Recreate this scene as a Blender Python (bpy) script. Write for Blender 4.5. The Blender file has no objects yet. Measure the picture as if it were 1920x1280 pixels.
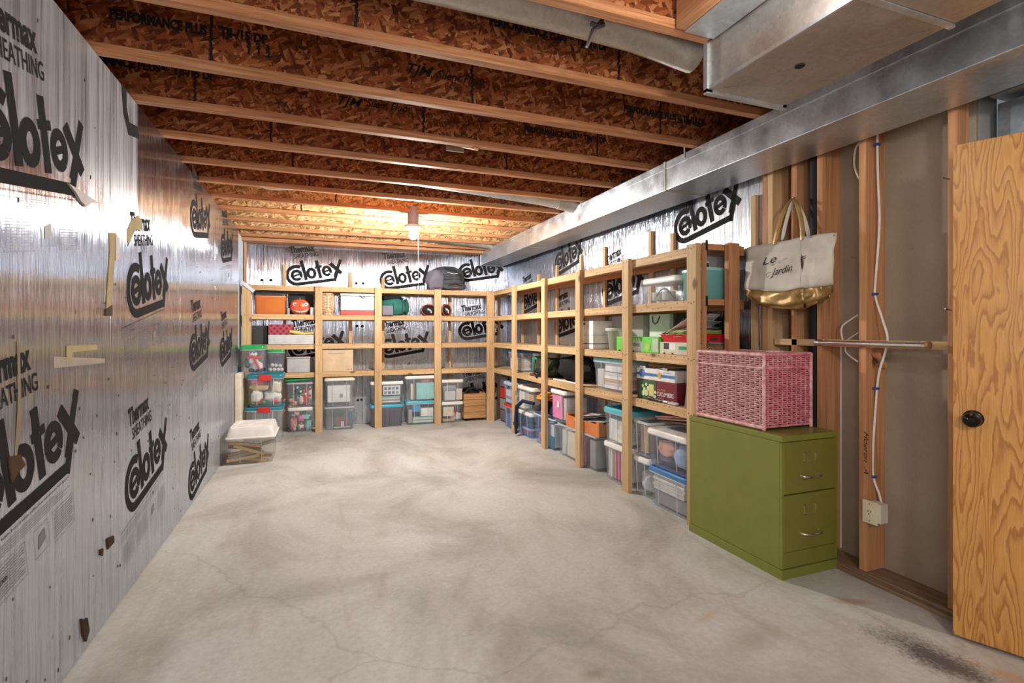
import bpy, bmesh, math, random
from mathutils import Matrix, Vector
random.seed(7)
R = math.radians
sc = bpy.context.scene
C = sc.collection

# ------------------------------------------------------------------ camera
F, YAW, H = 957.0, R(20.7), 1.27          # focal length in pixels of the 1920 frame, heading, eye height
cd = bpy.data.cameras.new('camera')
cd.sensor_width = 36; cd.lens = F * 36 / 1920; cd.shift_y = -20 / 1920; cd.clip_start = .02
cam = bpy.data.objects.new('camera', cd); C.objects.link(cam)
cam.location = (0, 0, H); cam.rotation_euler = (R(90), 0, -YAW)
sc.camera = cam

# ------------------------------------------------------------------ world, lamps, exposure
w = bpy.data.worlds.new('world'); sc.world = w; w.use_nodes = True
w.node_tree.nodes['Background'].inputs[0].default_value = (.5, .55, .62, 1)
w.node_tree.nodes['Background'].inputs[1].default_value = .3
BULB = Vector((.87, 5.07, 2.2))
BULB_STRENGTH = 2700
def lamp(name, loc, power, col, rad, kind='POINT'):
    l = bpy.data.lights.new(name, kind); l.energy = power; l.color = col
    l.shadow_soft_size = rad
    o = bpy.data.objects.new(name, l); C.objects.link(o); o.location = loc
    return o
lamp('bulb_light_behind_camera', (.55, -1.1, 2.15), 84, (1, .965, .92), .16)
lamp('fill_light_left_behind', (-.2, -.7, 1.6), 48, (.93, .96, 1), .30)  # added soft fill behind the camera
lamp('fill_light_mid_room', (1.2, 1.0, 2.28), 10, (1, .93, .86), .06)  # added weak fill overhead, not a fitting of the room
sc.view_settings.view_transform = 'Standard'
sc.view_settings.look = 'None'
sc.view_settings.gamma = 1
sc.view_settings.use_curve_mapping = False
sc.view_settings.exposure = 0.25

# ------------------------------------------------------------------ pixel -> place on a known plane
def ang(px): return math.atan((px - 960) / F) + YAW
def PX(px, Y): return Y * math.tan(ang(px))            # x on the plane y=Y
def PY(px, X): return X / math.tan(ang(px))            # y on the plane x=X
def dep(x, y): return x * math.sin(YAW) + y * math.cos(YAW)
def PZ(py, x, y): return H - (py - 620) * dep(x, y) / F

# ------------------------------------------------------------------ materials
def nt(name):
    m = bpy.data.materials.new(name); m.use_nodes = True
    t = m.node_tree; return m, t, t.nodes['Principled BSDF']
def setp(b, col=None, rough=None, metal=None, spec=None, sheen=None):
    if col is not None: b.inputs['Base Color'].default_value = (*col, 1)
    if rough is not None: b.inputs['Roughness'].default_value = rough
    if metal is not None: b.inputs['Metallic'].default_value = metal
    if spec is not None: b.inputs['Specular IOR Level'].default_value = spec
def N(t, kind, **kw):
    n = t.nodes.new(kind)
    for k, v in kw.items():
        if k in n.inputs: n.inputs[k].default_value = v
        else: setattr(n, k, v)
    return n
def coords(t, scale=(1, 1, 1), rot=(0, 0, 0), src='Object'):
    c = t.nodes.new('ShaderNodeTexCoord'); m = t.nodes.new('ShaderNodeMapping')
    m.inputs['Scale'].default_value = scale; m.inputs['Rotation'].default_value = rot
    t.links.new(c.outputs[src], m.inputs[0]); return m.outputs[0]
def noise(t, vec, scale, detail=4, rough=.55, dist=0):
    n = N(t, 'ShaderNodeTexNoise', Scale=scale, Detail=detail, Roughness=rough, Distortion=dist)
    t.links.new(vec, n.inputs['Vector']); return n.outputs[0]
def ramp(t, fac, stops, interp='LINEAR'):
    r = t.nodes.new('ShaderNodeValToRGB'); r.color_ramp.interpolation = interp
    e = r.color_ramp.elements
    while len(e) < len(stops): e.new(.5)
    for i, (p, c) in enumerate(stops):
        e[i].position = p; e[i].color = (*c, 1) if len(c) == 3 else c
    t.links.new(fac, r.inputs[0]); return r.outputs[0]
def mix(t, a, b, fac=.5, mode='MIX'):
    n = t.nodes.new('ShaderNodeMix'); n.data_type = 'RGBA'; n.blend_type = mode
    for s, i in ((fac, 0), (a, 6), (b, 7)):
        if hasattr(s, 'type'): t.links.new(s, n.inputs[i])
        elif i == 0: n.inputs[0].default_value = s
        else: n.inputs[i].default_value = (*s, 1)
    return n.outputs[2]
def bump(t, b, h, strength=.3, dist=.01):
    n = N(t, 'ShaderNodeBump', Strength=strength, Distance=dist)
    t.links.new(h, n.inputs['Height']); t.links.new(n.outputs[0], b.inputs['Normal'])
g = lambda v: (v, v, v)

_plain = {}
def plain(col, rough=.5, metal=0, spec=.4, name='paint', vary=.12):
    k = (tuple(col), rough, metal, name)
    if k in _plain: return _plain[k]
    m, t, b = nt(name); setp(b, col, rough, metal, spec)
    n = noise(t, coords(t), 9, 3)
    c = ramp(t, n, [(.3, tuple(x * (1 - vary) for x in col)), (.7, tuple(min(1, x * (1 + vary)) for x in col))])
    t.links.new(c, b.inputs['Base Color'])
    _plain[k] = m; return m
_clear = {}
def clear(col=(.85, .88, .9), solid=.3, rough=.22):
    k = (tuple(col), solid)
    if k in _clear: return _clear[k]
    m, t, b = nt('translucent_plastic'); setp(b, col, rough, 0, .5)
    tr = N(t, 'ShaderNodeBsdfTransparent'); tr.inputs[0].default_value = (*[.72 + .28 * x for x in col], 1)
    mx = t.nodes.new('ShaderNodeMixShader'); mx.inputs[0].default_value = solid
    t.links.new(tr.outputs[0], mx.inputs[1]); t.links.new(b.outputs[0], mx.inputs[2])
    t.links.new(mx.outputs[0], t.nodes['Material Output'].inputs[0])
    _clear[k] = m; return m

def wood(name, dark, mid, light, axis, scale=1.0, knots=True, rough=.62):
    m, t, b = nt(name); setp(b, rough=rough, spec=.25)
    s = [30 * scale, 30 * scale, 30 * scale]; s[axis] = 1.3 * scale
    v = coords(t, tuple(s))
    n = noise(t, v, 1.6, 6, .62, .5)
    c = ramp(t, n, [(.28, dark), (.5, mid), (.74, light)])
    s2 = [2.2, 2.2, 2.2]; s2[axis] = .7
    big = noise(t, coords(t, tuple(s2)), 1.2, 2)
    c = mix(t, c, ramp(t, big, [(.3, g(.72)), (.7, g(1.15))]), .8, 'MULTIPLY')
    if knots:
        s3 = [9, 9, 9]; s3[axis] = 4.5
        vo = N(t, 'ShaderNodeTexVoronoi', Scale=.55); t.links.new(coords(t, tuple(s3)), vo.inputs['Vector'])
        k = ramp(t, vo.outputs['Distance'], [(.05, g(1)), (.12, g(0))])
        c = mix(t, c, tuple(x * .35 for x in dark), k)
    t.links.new(c, b.inputs['Base Color'])
    bump(t, b, n, .25, .004)
    return m
PINE = [wood('pine_lumber', (.46, .27, .12), (.62, .405, .21), (.75, .54, .31), a) for a in range(3)]
STUD = [wood('fir_lumber', (.36, .15, .065), (.52, .25, .115), (.64, .35, .175), a) for a in range(3)]
FLANGE = wood('laminated_flange', (.28, .10, .04), (.47, .205, .09), (.64, .35, .18), 0, 1.4, False)
PLY = wood('plywood_board', (.46, .30, .17), (.60, .42, .26), (.70, .52, .34), 1, .6, False)
OLDWOOD = wood('weathered_plate', (.14, .085, .05), (.26, .17, .10), (.38, .27, .17), 1, 1.2, False)
CRATE = wood('crate_pine', (.40, .20, .08), (.58, .31, .13), (.70, .42, .20), 0, 1, True)

def osb(name, dark, mid, light, rough=.75):
    m, t, b = nt(name); setp(b, rough=rough, spec=.15)
    cc = t.nodes.new('ShaderNodeTexCoord'); wn = N(t, 'ShaderNodeTexNoise', Scale=9.0, Detail=2.0); t.links.new(cc.outputs['Object'], wn.inputs['Vector'])
    wa = t.nodes.new('ShaderNodeVectorMath'); wa.operation = 'MULTIPLY_ADD'; t.links.new(wn.outputs['Color'], wa.inputs[0]); wa.inputs[1].default_value = (.022, 0, .022); t.links.new(cc.outputs['Object'], wa.inputs[2])
    def flakes(ang_, ph, sc=(20, 1, 62)):
        m1 = t.nodes.new('ShaderNodeMapping'); m1.inputs['Rotation'].default_value = (0, ang_, 0); m1.inputs['Location'].default_value = (ph, 0, ph * 1.7)
        m2 = t.nodes.new('ShaderNodeMapping'); m2.inputs['Scale'].default_value = sc
        t.links.new(wa.outputs[0], m1.inputs[0]); t.links.new(m1.outputs[0], m2.inputs[0])
        vo = N(t, 'ShaderNodeTexVoronoi', Scale=1.0, Randomness=1.0); t.links.new(m2.outputs[0], vo.inputs['Vector'])
        sp = t.nodes.new('ShaderNodeSeparateColor'); t.links.new(vo.outputs['Color'], sp.inputs[0]); return sp.outputs[0], sp.outputs[1]
    v = None
    for i, (an, ph) in enumerate(((.15, 0), (1.35, 3.1), (-.65, 7.7), (.75, 1.3), (-1.2, 5.2), (.4, 9.4))):
        f, s_ = flakes(an, ph)
        v = f if v is None else mix(t, v, f, ramp(t, s_, [(.60, g(0)), (.62, g(1))]))
    fine = noise(t, coords(t, (50, 50, 90), (0, .5, 0)), 1, 3)
    a = mix(t, v, fine, .22)
    big = noise(t, coords(t), 2.2, 3)
    c = ramp(t, a, [(.12, dark), (.38, tuple((x + y) / 2 for x, y in zip(dark, mid))), (.55, mid), (.74, tuple(x * .7 + y * .3 for x, y in zip(mid, light))), (.90, light)])
    c = mix(t, c, ramp(t, big, [(.3, g(.78)), (.7, g(1.12))]), .8, 'MULTIPLY')
    t.links.new(c, b.inputs['Base Color']); bump(t, b, a, .3, .003)
    return m
OSB = osb('oriented_strand_board', (.10, .026, .010), (.34, .095, .030), (.60, .27, .115))
OSB_BULB_LIT = osb('bulb_lit_strand_board', (.22, .09, .03), (.60, .36, .16), (.78, .56, .30))  # paler boards by the bulb; its overexposure is put into their colour
OSB_SUB = osb('subfloor_board', (.16, .06, .025), (.34, .15, .06), (.52, .28, .13))

def foil(name, horiz):                       # horiz: index of the world axis that runs along the wall
    m, t, b = nt(name); setp(b, (.80, .82, .86), .24, 1.0)
    b.inputs['Anisotropic'].default_value = .8
    tg = N(t, 'ShaderNodeTangent', direction_type='RADIAL', axis='Z'); t.links.new(tg.outputs[0], b.inputs['Tangent'])
    s = [2, 2, 2]; s[horiz] = 46; s[2] = .9
    n1 = noise(t, coords(t, tuple(s)), 1, 3, .55)
    s = [6, 6, 6]; s[horiz] = 150; s[2] = 3
    n2 = noise(t, coords(t, tuple(s)), 1, 2)
    cr = noise(t, coords(t, (3, 3, 3)), 2.5, 5, .6)
    h = mix(t, mix(t, n1, n2, .3), cr, .07)
    bump(t, b, h, .95, .015)
    r = ramp(t, noise(t, coords(t, (1.5, 1.5, 1.5)), 3, 4), [(.3, g(.10)), (.7, g(.19))])
    dirt = noise(t, coords(t, (4, 4, 4)), 5, 6, .7)
    c = ramp(t, dirt, [(.22, (.36, .34, .32)), (.34, (.64, .66, .70)), (.7, (.74, .77, .83))])
    s = [1, 1, 1]; s[horiz] = 75; s[2] = 2.6
    c = mix(t, c, ramp(t, noise(t, coords(t, tuple(s)), 1, 5, .7), [(.36, g(.55)), (.5, g(.92)), (.62, g(1.15))]), .9, 'MULTIPLY')
    c = mix(t, c, (.70, .80, 1.0), .45, 'MULTIPLY')
    sp = N(t, 'ShaderNodeTexVoronoi', Scale=7.0); t.links.new(coords(t, (1, 1, .55)), sp.inputs['Vector'])
    k = ramp(t, sp.outputs['Distance'], [(.025, g(1)), (.05, g(0))])
    c = mix(t, c, (.16, .12, .09), k)
    # dull oxidised film: low on the boards and over the top of the near ones, in running streaks
    cc = t.nodes.new('ShaderNodeTexCoord'); se = t.nodes.new('ShaderNodeSeparateXYZ'); t.links.new(cc.outputs['Object'], se.inputs[0])
    s = [1, 1, 1]; s[horiz] = 26; s[2] = .7
    st = noise(t, coords(t, tuple(s)), 1, 5, .7)
    def rng(src, a, b_, c0, c1):
        q = N(t, 'ShaderNodeMapRange'); q.inputs[1].default_value = a; q.inputs[2].default_value = b_; q.inputs[3].default_value = c0; q.inputs[4].default_value = c1
        t.links.new(src, q.inputs[0]); return q.outputs[0]
    def mth(op, a, b_):
        q = t.nodes.new('ShaderNodeMath'); q.operation = op
        for i, s_ in enumerate((a, b_)):
            if hasattr(s_, 'type'): t.links.new(s_, q.inputs[i])
            else: q.inputs[i].default_value = s_
        return q.outputs[0]
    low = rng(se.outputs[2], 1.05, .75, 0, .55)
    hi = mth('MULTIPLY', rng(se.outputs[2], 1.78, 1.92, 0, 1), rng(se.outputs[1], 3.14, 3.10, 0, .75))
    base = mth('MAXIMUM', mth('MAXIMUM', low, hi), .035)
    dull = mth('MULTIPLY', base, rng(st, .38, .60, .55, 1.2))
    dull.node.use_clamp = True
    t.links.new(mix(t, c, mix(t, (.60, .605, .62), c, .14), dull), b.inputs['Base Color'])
    t.links.new(rng(dull, 0, 1, 1, .25), b.inputs['Metallic'])
    t.links.new(mix(t, r, (.5, .5, .5), dull), b.inputs['Roughness'])
    return m
FOIL_Y = foil('foil_facing', 1); FOIL_X = foil('foil_facing', 0)
INK = plain((.030, .029, .031), .9, 0, .06, 'printing_ink')
INK_GREY = plain((.20, .20, .22), .5, 0, .3, 'printing_ink_small')

def galv(name, col, rough=.34, sc_=70):
    m, t, b = nt(name); setp(b, col, rough, .9)
    vo = N(t, 'ShaderNodeTexVoronoi', Scale=1.0, Randomness=1.0)
    t.links.new(coords(t, (sc_, sc_, sc_)), vo.inputs['Vector'])
    sp = t.nodes.new('ShaderNodeSeparateColor'); t.links.new(vo.outputs['Color'], sp.inputs[0])
    n = noise(t, coords(t), 4, 5, .6)
    a = mix(t, sp.outputs[0], n, .75)
    c = ramp(t, a, [(.25, tuple(x * .80 for x in col)), (.75, tuple(min(1, x * 1.12) for x in col))])
    t.links.new(c, b.inputs['Base Color'])
    r = ramp(t, n, [(.3, g(rough * .75)), (.7, g(rough * 1.35))]); t.links.new(r, b.inputs['Roughness'])
    bump(t, b, n, .15, .006)
    return m
GALV = galv('galvanised_steel', (.64, .69, .74), .36); GALV_D = galv('galvanised_steel_dull', (.50, .475, .44), .46)  # the dull steel is browned: reflected wood put into its colour
CHROME = plain((.88, .87, .85), .22, 1, .5, 'chrome'); STEEL = plain((.45, .46, .48), .35, 1, .5, 'steel')

def concrete():
    m, t, b = nt('concrete'); setp(b, rough=.6, spec=.3)
    a = noise(t, coords(t, (1, .8, 1)), 1.1, 8, .62, .6)
    f = noise(t, coords(t), 38, 5, .65)
    c = ramp(t, a, [(.25, (.30, .285, .26)), (.40, (.43, .415, .38)), (.52, (.56, .55, .52)), (.66, (.64, .64, .62)), (.8, (.72, .725, .71))])
    st = noise(t, coords(t, (2.5, .7, 1), (0, 0, .6)), 1.6, 5, .6, 1.0)
    c = mix(t, c, (.36, .29, .22), ramp(t, st, [(.56, g(0)), (.78, g(.5))]))
    c = mix(t, c, ramp(t, f, [(.3, g(.82)), (.7, g(1.12))]), .7, 'MULTIPLY')
    # hairline cracks
    nd = noise(t, coords(t), 1.3, 4, .6)
    ad = t.nodes.new('ShaderNodeVectorMath'); ad.operation = 'MULTIPLY_ADD'
    cc = t.nodes.new('ShaderNodeTexCoord')
    n3 = N(t, 'ShaderNodeTexNoise', Scale=2.2, Detail=5.0); t.links.new(cc.outputs['Object'], n3.inputs['Vector'])
    t.links.new(n3.outputs['Color'], ad.inputs[0]); ad.inputs[1].default_value = (.55, .55, .55); t.links.new(cc.outputs['Object'], ad.inputs[2])
    vo = N(t, 'ShaderNodeTexVoronoi', Scale=.30, feature='DISTANCE_TO_EDGE'); t.links.new(ad.outputs[0], vo.inputs['Vector'])
    k = ramp(t, vo.outputs['Distance'], [(.0, g(.26)), (.0018, g(0))])
    c = mix(t, c, (.20, .18, .16), k)
    # stains with a shape of their own: (centre x, y, radius, colour, strength)
    se = t.nodes.new('ShaderNodeSeparateXYZ'); t.links.new(cc.outputs['Object'], se.inputs[0])
    wob = noise(t, coords(t), 7, 5, .7)
    fine = noise(t, coords(t), 70, 3, .6)
    for (x, y, rx, ry, ro, col, st_, spk) in ((2.24, 1.26, .26, .10, -1.45, (.11, .095, .09), .95, 1), (2.23, 1.62, .13, .04, -1.2, (.62, .63, .60), .7, 0),
            (2.37, 1.10, .13, .05, -1.3, (.45, .25, .10), .6, 0), (1.66, 1.62, .19, .09, .2, (.36, .325, .28), .6, 0), (2.33, 1.68, .13, .035, -.5, (.38, .22, .12), .6, 0),
            (1.62, 1.82, .10, .03, .3, (.56, .40, .22), .55, 0), (.95, 1.66, .05, .035, 0, (.30, .23, .17), .6, 0)):
        sb = t.nodes.new('ShaderNodeVectorMath'); sb.operation = 'SUBTRACT'; t.links.new(cc.outputs['Object'], sb.inputs[0]); sb.inputs[1].default_value = (x, y, 0)
        mp = t.nodes.new('ShaderNodeMapping'); mp.vector_type = 'TEXTURE'; mp.inputs['Rotation'].default_value = (0, 0, ro); mp.inputs['Scale'].default_value = (rx, ry, 1)
        t.links.new(sb.outputs[0], mp.inputs[0])
        ln = t.nodes.new('ShaderNodeVectorMath'); ln.operation = 'LENGTH'; t.links.new(mp.outputs[0], ln.inputs[0])
        a1 = t.nodes.new('ShaderNodeMath'); a1.operation = 'MULTIPLY_ADD'; t.links.new(wob, a1.inputs[0]); a1.inputs[1].default_value = 1.6; t.links.new(ln.outputs['Value'], a1.inputs[2])
        val = a1.outputs[0]
        if spk:
            a2 = t.nodes.new('ShaderNodeMath'); a2.operation = 'MULTIPLY_ADD'; t.links.new(fine, a2.inputs[0]); a2.inputs[1].default_value = 1.5; t.links.new(val, a2.inputs[2]); val = a2.outputs[0]
            fac = ramp(t, val, [(.0, g(st_)), (1, g(st_))])
            mr = N(t, 'ShaderNodeMapRange'); mr.inputs[1].default_value = 1.8; mr.inputs[2].default_value = 2.75; mr.inputs[3].default_value = st_; mr.inputs[4].default_value = 0
        else:
            mr = N(t, 'ShaderNodeMapRange'); mr.inputs[1].default_value = 1.0; mr.inputs[2].default_value = 1.9; mr.inputs[3].default_value = st_; mr.inputs[4].default_value = 0
        t.links.new(val, mr.inputs[0])
        c = mix(t, c, col, mr.outputs[0])
    t.links.new(c, b.inputs['Base Color'])
    rr = ramp(t, a, [(.3, g(.66)), (.7, g(.44))]); t.links.new(rr, b.inputs['Roughness'])
    bump(t, b, mix(t, a, f, .3), .18, .01)
    return m
CONC = concrete()

def drywall():
    m, t, b = nt('drywall_paper'); setp(b, rough=.85, spec=.1)
    a = noise(t, coords(t), 2.0, 5); f = noise(t, coords(t, (1, 1, .3)), 160, 2)
    c = ramp(t, a, [(.3, (.30, .235, .165)), (.7, (.39, .315, .235))])
    c = mix(t, c, ramp(t, f, [(.4, g(.93)), (.6, g(1.05))]), .6, 'MULTIPLY')
    vo = N(t, 'ShaderNodeTexVoronoi', Scale=9.0); t.links.new(coords(t), vo.inputs['Vector'])
    c = mix(t, c, (.15, .09, .05), ramp(t, vo.outputs['Distance'], [(.02, g(.8)), (.035, g(0))]))
    t.links.new(c, b.inputs['Base Color']); return m
DRY = drywall()

def oak():
    m, t, b = nt('oak_veneer'); setp(b, rough=.38, spec=.4)
    # cathedral figure: contour lines of a tall stretched noise
    n = noise(t, coords(t, (5.4, 5.4, .72)), 1.25, 2.5, .5, .25)
    j = noise(t, coords(t, (24, 24, 6)), 1, 3, .6)
    sm = t.nodes.new('ShaderNodeMath'); sm.operation = 'MULTIPLY_ADD'; t.links.new(j, sm.inputs[0]); sm.inputs[1].default_value = .075; t.links.new(n, sm.inputs[2])
    ml = t.nodes.new('ShaderNodeMath'); ml.operation = 'MULTIPLY'; t.links.new(sm.outputs[0], ml.inputs[0]); ml.inputs[1].default_value = 24.0
    fr = t.nodes.new('ShaderNodeMath'); fr.operation = 'FRACT'; t.links.new(ml.outputs[0], fr.inputs[0])
    c = ramp(t, fr.outputs[0], [(.0, (.44, .19, .045)), (.10, (.40, .165, .04)), (.34, (.57, .275, .07)), (.9, (.64, .33, .09)), (1, (.44, .19, .045))])
    f = noise(t, coords(t, (110, 110, 3)), 3, 4)
    c = mix(t, c, ramp(t, f, [(.35, g(.82)), (.65, g(1.08))]), .8, 'MULTIPLY')
    t.links.new(c, b.inputs['Base Color']); bump(t, b, f, .08, .002); return m
OAK = oak()

def checks(name, c1, c2, c3, s):
    m, t, b = nt(name); setp(b, rough=.6)
    ch = N(t, 'ShaderNodeTexChecker', Scale=1.0); ch.inputs[1].default_value = (*c1, 1); ch.inputs[2].default_value = (*c2, 1)
    t.links.new(coords(t, (s, s, s), (0, R(45), 0)), ch.inputs[0])
    c2n = N(t, 'ShaderNodeTexChecker', Scale=1.0); t.links.new(coords(t, (s * .5, s * .5, s * 2.2), (0, R(45), 0)), c2n.inputs[0])
    c = mix(t, ch.outputs[0], c3, mix(t, g(0), c2n.outputs['Color'], .4))
    t.links.new(c, b.inputs['Base Color']); return m
def fabric(name, col, s=260, rough=.9, bmp=.3):
    m, t, b = nt(name); setp(b, col, rough, 0, .15)
    a = noise(t, coords(t), s, 2); n = noise(t, coords(t), 6, 4)
    c = ramp(t, n, [(.3, tuple(x * .78 for x in col)), (.7, tuple(min(1, x * 1.15) for x in col))])
    t.links.new(c, b.inputs['Base Color']); bump(t, b, a, bmp, .002); return m

# ------------------------------------------------------------------ objects
def link(name, me, mat, parent=None):
    o = bpy.data.objects.new(name, me); C.objects.link(o)
    if mat is not None and not me.materials: me.materials.append(mat)
    if parent is not None: o.parent = parent
    return o
def mesh(name, vs, fs, mat, parent=None, smooth=False):
    me = bpy.data.meshes.new(name); me.from_pydata([tuple(v) for v in vs], [], fs); me.update()
    if smooth:
        for p in me.polygons: p.use_smooth = True
    return link(name, me, mat, parent)
def tag(o, label=None, cat=None, group=None, kind=None):
    if label: o['label'] = label
    if cat: o['category'] = cat
    if group: o['group'] = group
    if kind: o['kind'] = kind
    return o
def empty(name, loc, label=None, cat=None, group=None, kind=None, rz=0):
    o = bpy.data.objects.new(name, None); C.objects.link(o); o.location = loc; o.rotation_euler.z = rz
    o.empty_display_size = .05
    return tag(o, label, cat, group, kind)
def rel(o, parent):              # parent o but keep it where it stands
    o.parent = parent
    o.matrix_parent_inverse = (Matrix.Translation(parent.location) @ parent.rotation_euler.to_matrix().to_4x4()).inverted()
    return o

class MB:                        # collects shapes that form ONE mesh
    def __init__(s): s.v = []; s.f = []
    def add(s, vs, fs):
        k = len(s.v); s.v += [tuple(v) for v in vs]; s.f += [tuple(i + k for i in f) for f in fs]; return s
    def box(s, x0, x1, y0, y1, z0, z1, bv=0, M=None):
        if bv <= 0:
            vs = [(x, y, z) for z in (z0, z1) for y in (y0, y1) for x in (x0, x1)]
            fs = [(0, 2, 3, 1), (4, 5, 7, 6), (0, 1, 5, 4), (2, 6, 7, 3), (0, 4, 6, 2), (1, 3, 7, 5)]
        else:
            bm = bmesh.new(); bmesh.ops.create_cube(bm, size=1)
            for v in bm.verts:
                v.co = Vector(((x0 + x1) / 2 + v.co.x * (x1 - x0), (y0 + y1) / 2 + v.co.y * (y1 - y0), (z0 + z1) / 2 + v.co.z * (z1 - z0)))
            bmesh.ops.bevel(bm, geom=bm.edges[:], offset=bv, segments=2, affect='EDGES', profile=.6)
            vs = [v.co.copy() for v in bm.verts]; bm.verts.index_update(); fs = [tuple(v.index for v in f.verts) for f in bm.faces]; bm.free()
        if M is not None: vs = [M @ Vector(v) for v in vs]
        return s.add(vs, fs)
    def tube(s, pts, r, n=8, cap=True):
        pts = [Vector(p) for p in pts]; k = len(pts); vs = []; up = None
        for i, p in enumerate(pts):
            d = (pts[min(i + 1, k - 1)] - pts[max(i - 1, 0)]).normalized()
            if up is None: up = Vector((0, 0, 1)) if abs(d.z) < .9 else Vector((1, 0, 0))
            a = d.cross(up).normalized(); b = a.cross(d).normalized(); up = b
            rr = r[i] if isinstance(r, (list, tuple)) else r
            vs += [p + (a * math.cos(2 * math.pi * j / n) + b * math.sin(2 * math.pi * j / n)) * rr for j in range(n)]
        fs = [(i * n + j, i * n + (j + 1) % n, (i + 1) * n + (j + 1) % n, (i + 1) * n + j) for i in range(k - 1) for j in range(n)]
        if cap: fs += [tuple(range(n - 1, -1, -1)), tuple((k - 1) * n + j for j in range(n))]
        return s.add(vs, fs)
    def lathe(s, prof, n=20, c=(0, 0, 0), axis='z', squash=1):
        vs = []
        for (r, z) in prof:
            for j in range(n):
                a = 2 * math.pi * j / n; x, y = r * math.cos(a), r * math.sin(a) * squash
                vs.append((c[0] + x, c[1] + y, c[2] + z) if axis == 'z' else (c[0] + z, c[1] + x, c[2] + y) if axis == 'x' else (c[0] + x, c[1] + z, c[2] + y))
        k = len(prof)
        fs = [(i * n + j, i * n + (j + 1) % n, (i + 1) * n + (j + 1) % n, (i + 1) * n + j) for i in range(k - 1) for j in range(n)]
        if prof[0][0] > 1e-5: fs.append(tuple(range(n - 1, -1, -1)))
        if prof[-1][0] > 1e-5: fs.append(tuple((k - 1) * n + j for j in range(n)))
        return s.add(vs, fs)
    def loft(s, cx, cy, rings, seg=3, cap0=True, cap1=True):      # rings: (z, half x, half y, corner radius)
        vs = []; n = 4 * (seg + 1)
        for (z, hx, hy, r) in rings:
            r = min(r, hx * .99, hy * .99)
            for q, (sx, sy) in enumerate(((1, 1), (-1, 1), (-1, -1), (1, -1))):
                for j in range(seg + 1):
                    a = q * math.pi / 2 + j / seg * math.pi / 2
                    vs.append((cx + sx * (hx - r) + r * math.cos(a), cy + sy * (hy - r) + r * math.sin(a), z))
        k = len(rings)
        fs = [(i * n + j, i * n + (j + 1) % n, (i + 1) * n + (j + 1) % n, (i + 1) * n + j) for i in range(k - 1) for j in range(n)]
        if cap0: fs.append(tuple(range(n - 1, -1, -1)))
        if cap1: fs.append(tuple((k - 1) * n + j for j in range(n)))
        return s.add(vs, fs)
    def blob(s, c, r, lump=.15, seed=0, n=14, m=10, floor=None):
        rnd = random.Random(seed); ph = [rnd.uniform(0, 6.28) for _ in range(8)]
        vs = []
        for i in range(m + 1):
            th = math.pi * i / m
            for j in range(n):
                a = 2 * math.pi * j / n
                k = 1 + lump * (math.sin(3 * a + ph[0]) * math.sin(2 * th + ph[1]) * .5 + math.sin(5 * a + ph[2] + 3 * th) * .3 + math.sin(7 * th + ph[3] + a) * .25)
                e = .8
                sx = math.copysign(abs(math.sin(th) * math.cos(a)) ** e, math.cos(a)); sy = math.copysign(abs(math.sin(th) * math.sin(a)) ** e, math.sin(a)); sz = math.copysign(abs(math.cos(th)) ** e, math.cos(th))
                z = c[2] + r[2] * k * sz
                if floor is not None: z = max(z, floor)
                vs.append((c[0] + r[0] * k * sx, c[1] + r[1] * k * sy, z))
        fs = [(i * n + j, (i + 1) * n + j, (i + 1) * n + (j + 1) % n, i * n + (j + 1) % n) for i in range(m) for j in range(n)]
        return s.add(vs, fs)
    def xf(s, M): s.v = [tuple(M @ Vector(v)) for v in s.v]; return s
    def build(s, name, mat, parent=None, smooth=False):
        o = mesh(name, s.v, s.f, mat, None, smooth)
        if smooth:
            bm = bmesh.new(); bm.from_mesh(o.data); bmesh.ops.remove_doubles(bm, verts=bm.verts, dist=1e-5)
            bmesh.ops.recalc_face_normals(bm, faces=bm.faces)
            for e in bm.edges:
                if len(e.link_faces) == 2 and e.calc_face_angle(0) > R(42): e.smooth = False
            bm.to_mesh(o.data); bm.free()
        if parent is not None: rel(o, parent)
        return o
def bx(name, x0, x1, y0, y1, z0, z1, mat, parent=None, bv=0):
    return MB().box(x0, x1, y0, y1, z0, z1, bv).build(name, mat, parent)

_txt = {}
def text_mesh(s, size=1, offset=0, shear=0, space=1, align='LEFT'):
    k = (s, size, offset, shear, space, align)
    if k in _txt: return _txt[k]
    c = bpy.data.curves.new('t', 'FONT'); c.body = s; c.size = size; c.offset = offset; c.shear = shear; c.space_character = space; c.align_x = align
    c.resolution_u = 3
    o = bpy.data.objects.new('t', c); C.objects.link(o)
    dg = bpy.context.evaluated_depsgraph_get(); dg.update()
    me = bpy.data.meshes.new_from_object(o.evaluated_get(dg)); me.name = 'lettering'
    bpy.data.objects.remove(o); bpy.data.curves.remove(c)
    me.materials.clear()
    _txt[k] = me; return me
FACE = {'-y': Matrix(((1, 0, 0), (0, 0, -1), (0, 1, 0))), '+x': Matrix(((0, 0, 1), (1, 0, 0), (0, 1, 0))), '-x': Matrix(((0, 0, -1), (-1, 0, 0), (0, 1, 0)))}
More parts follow.
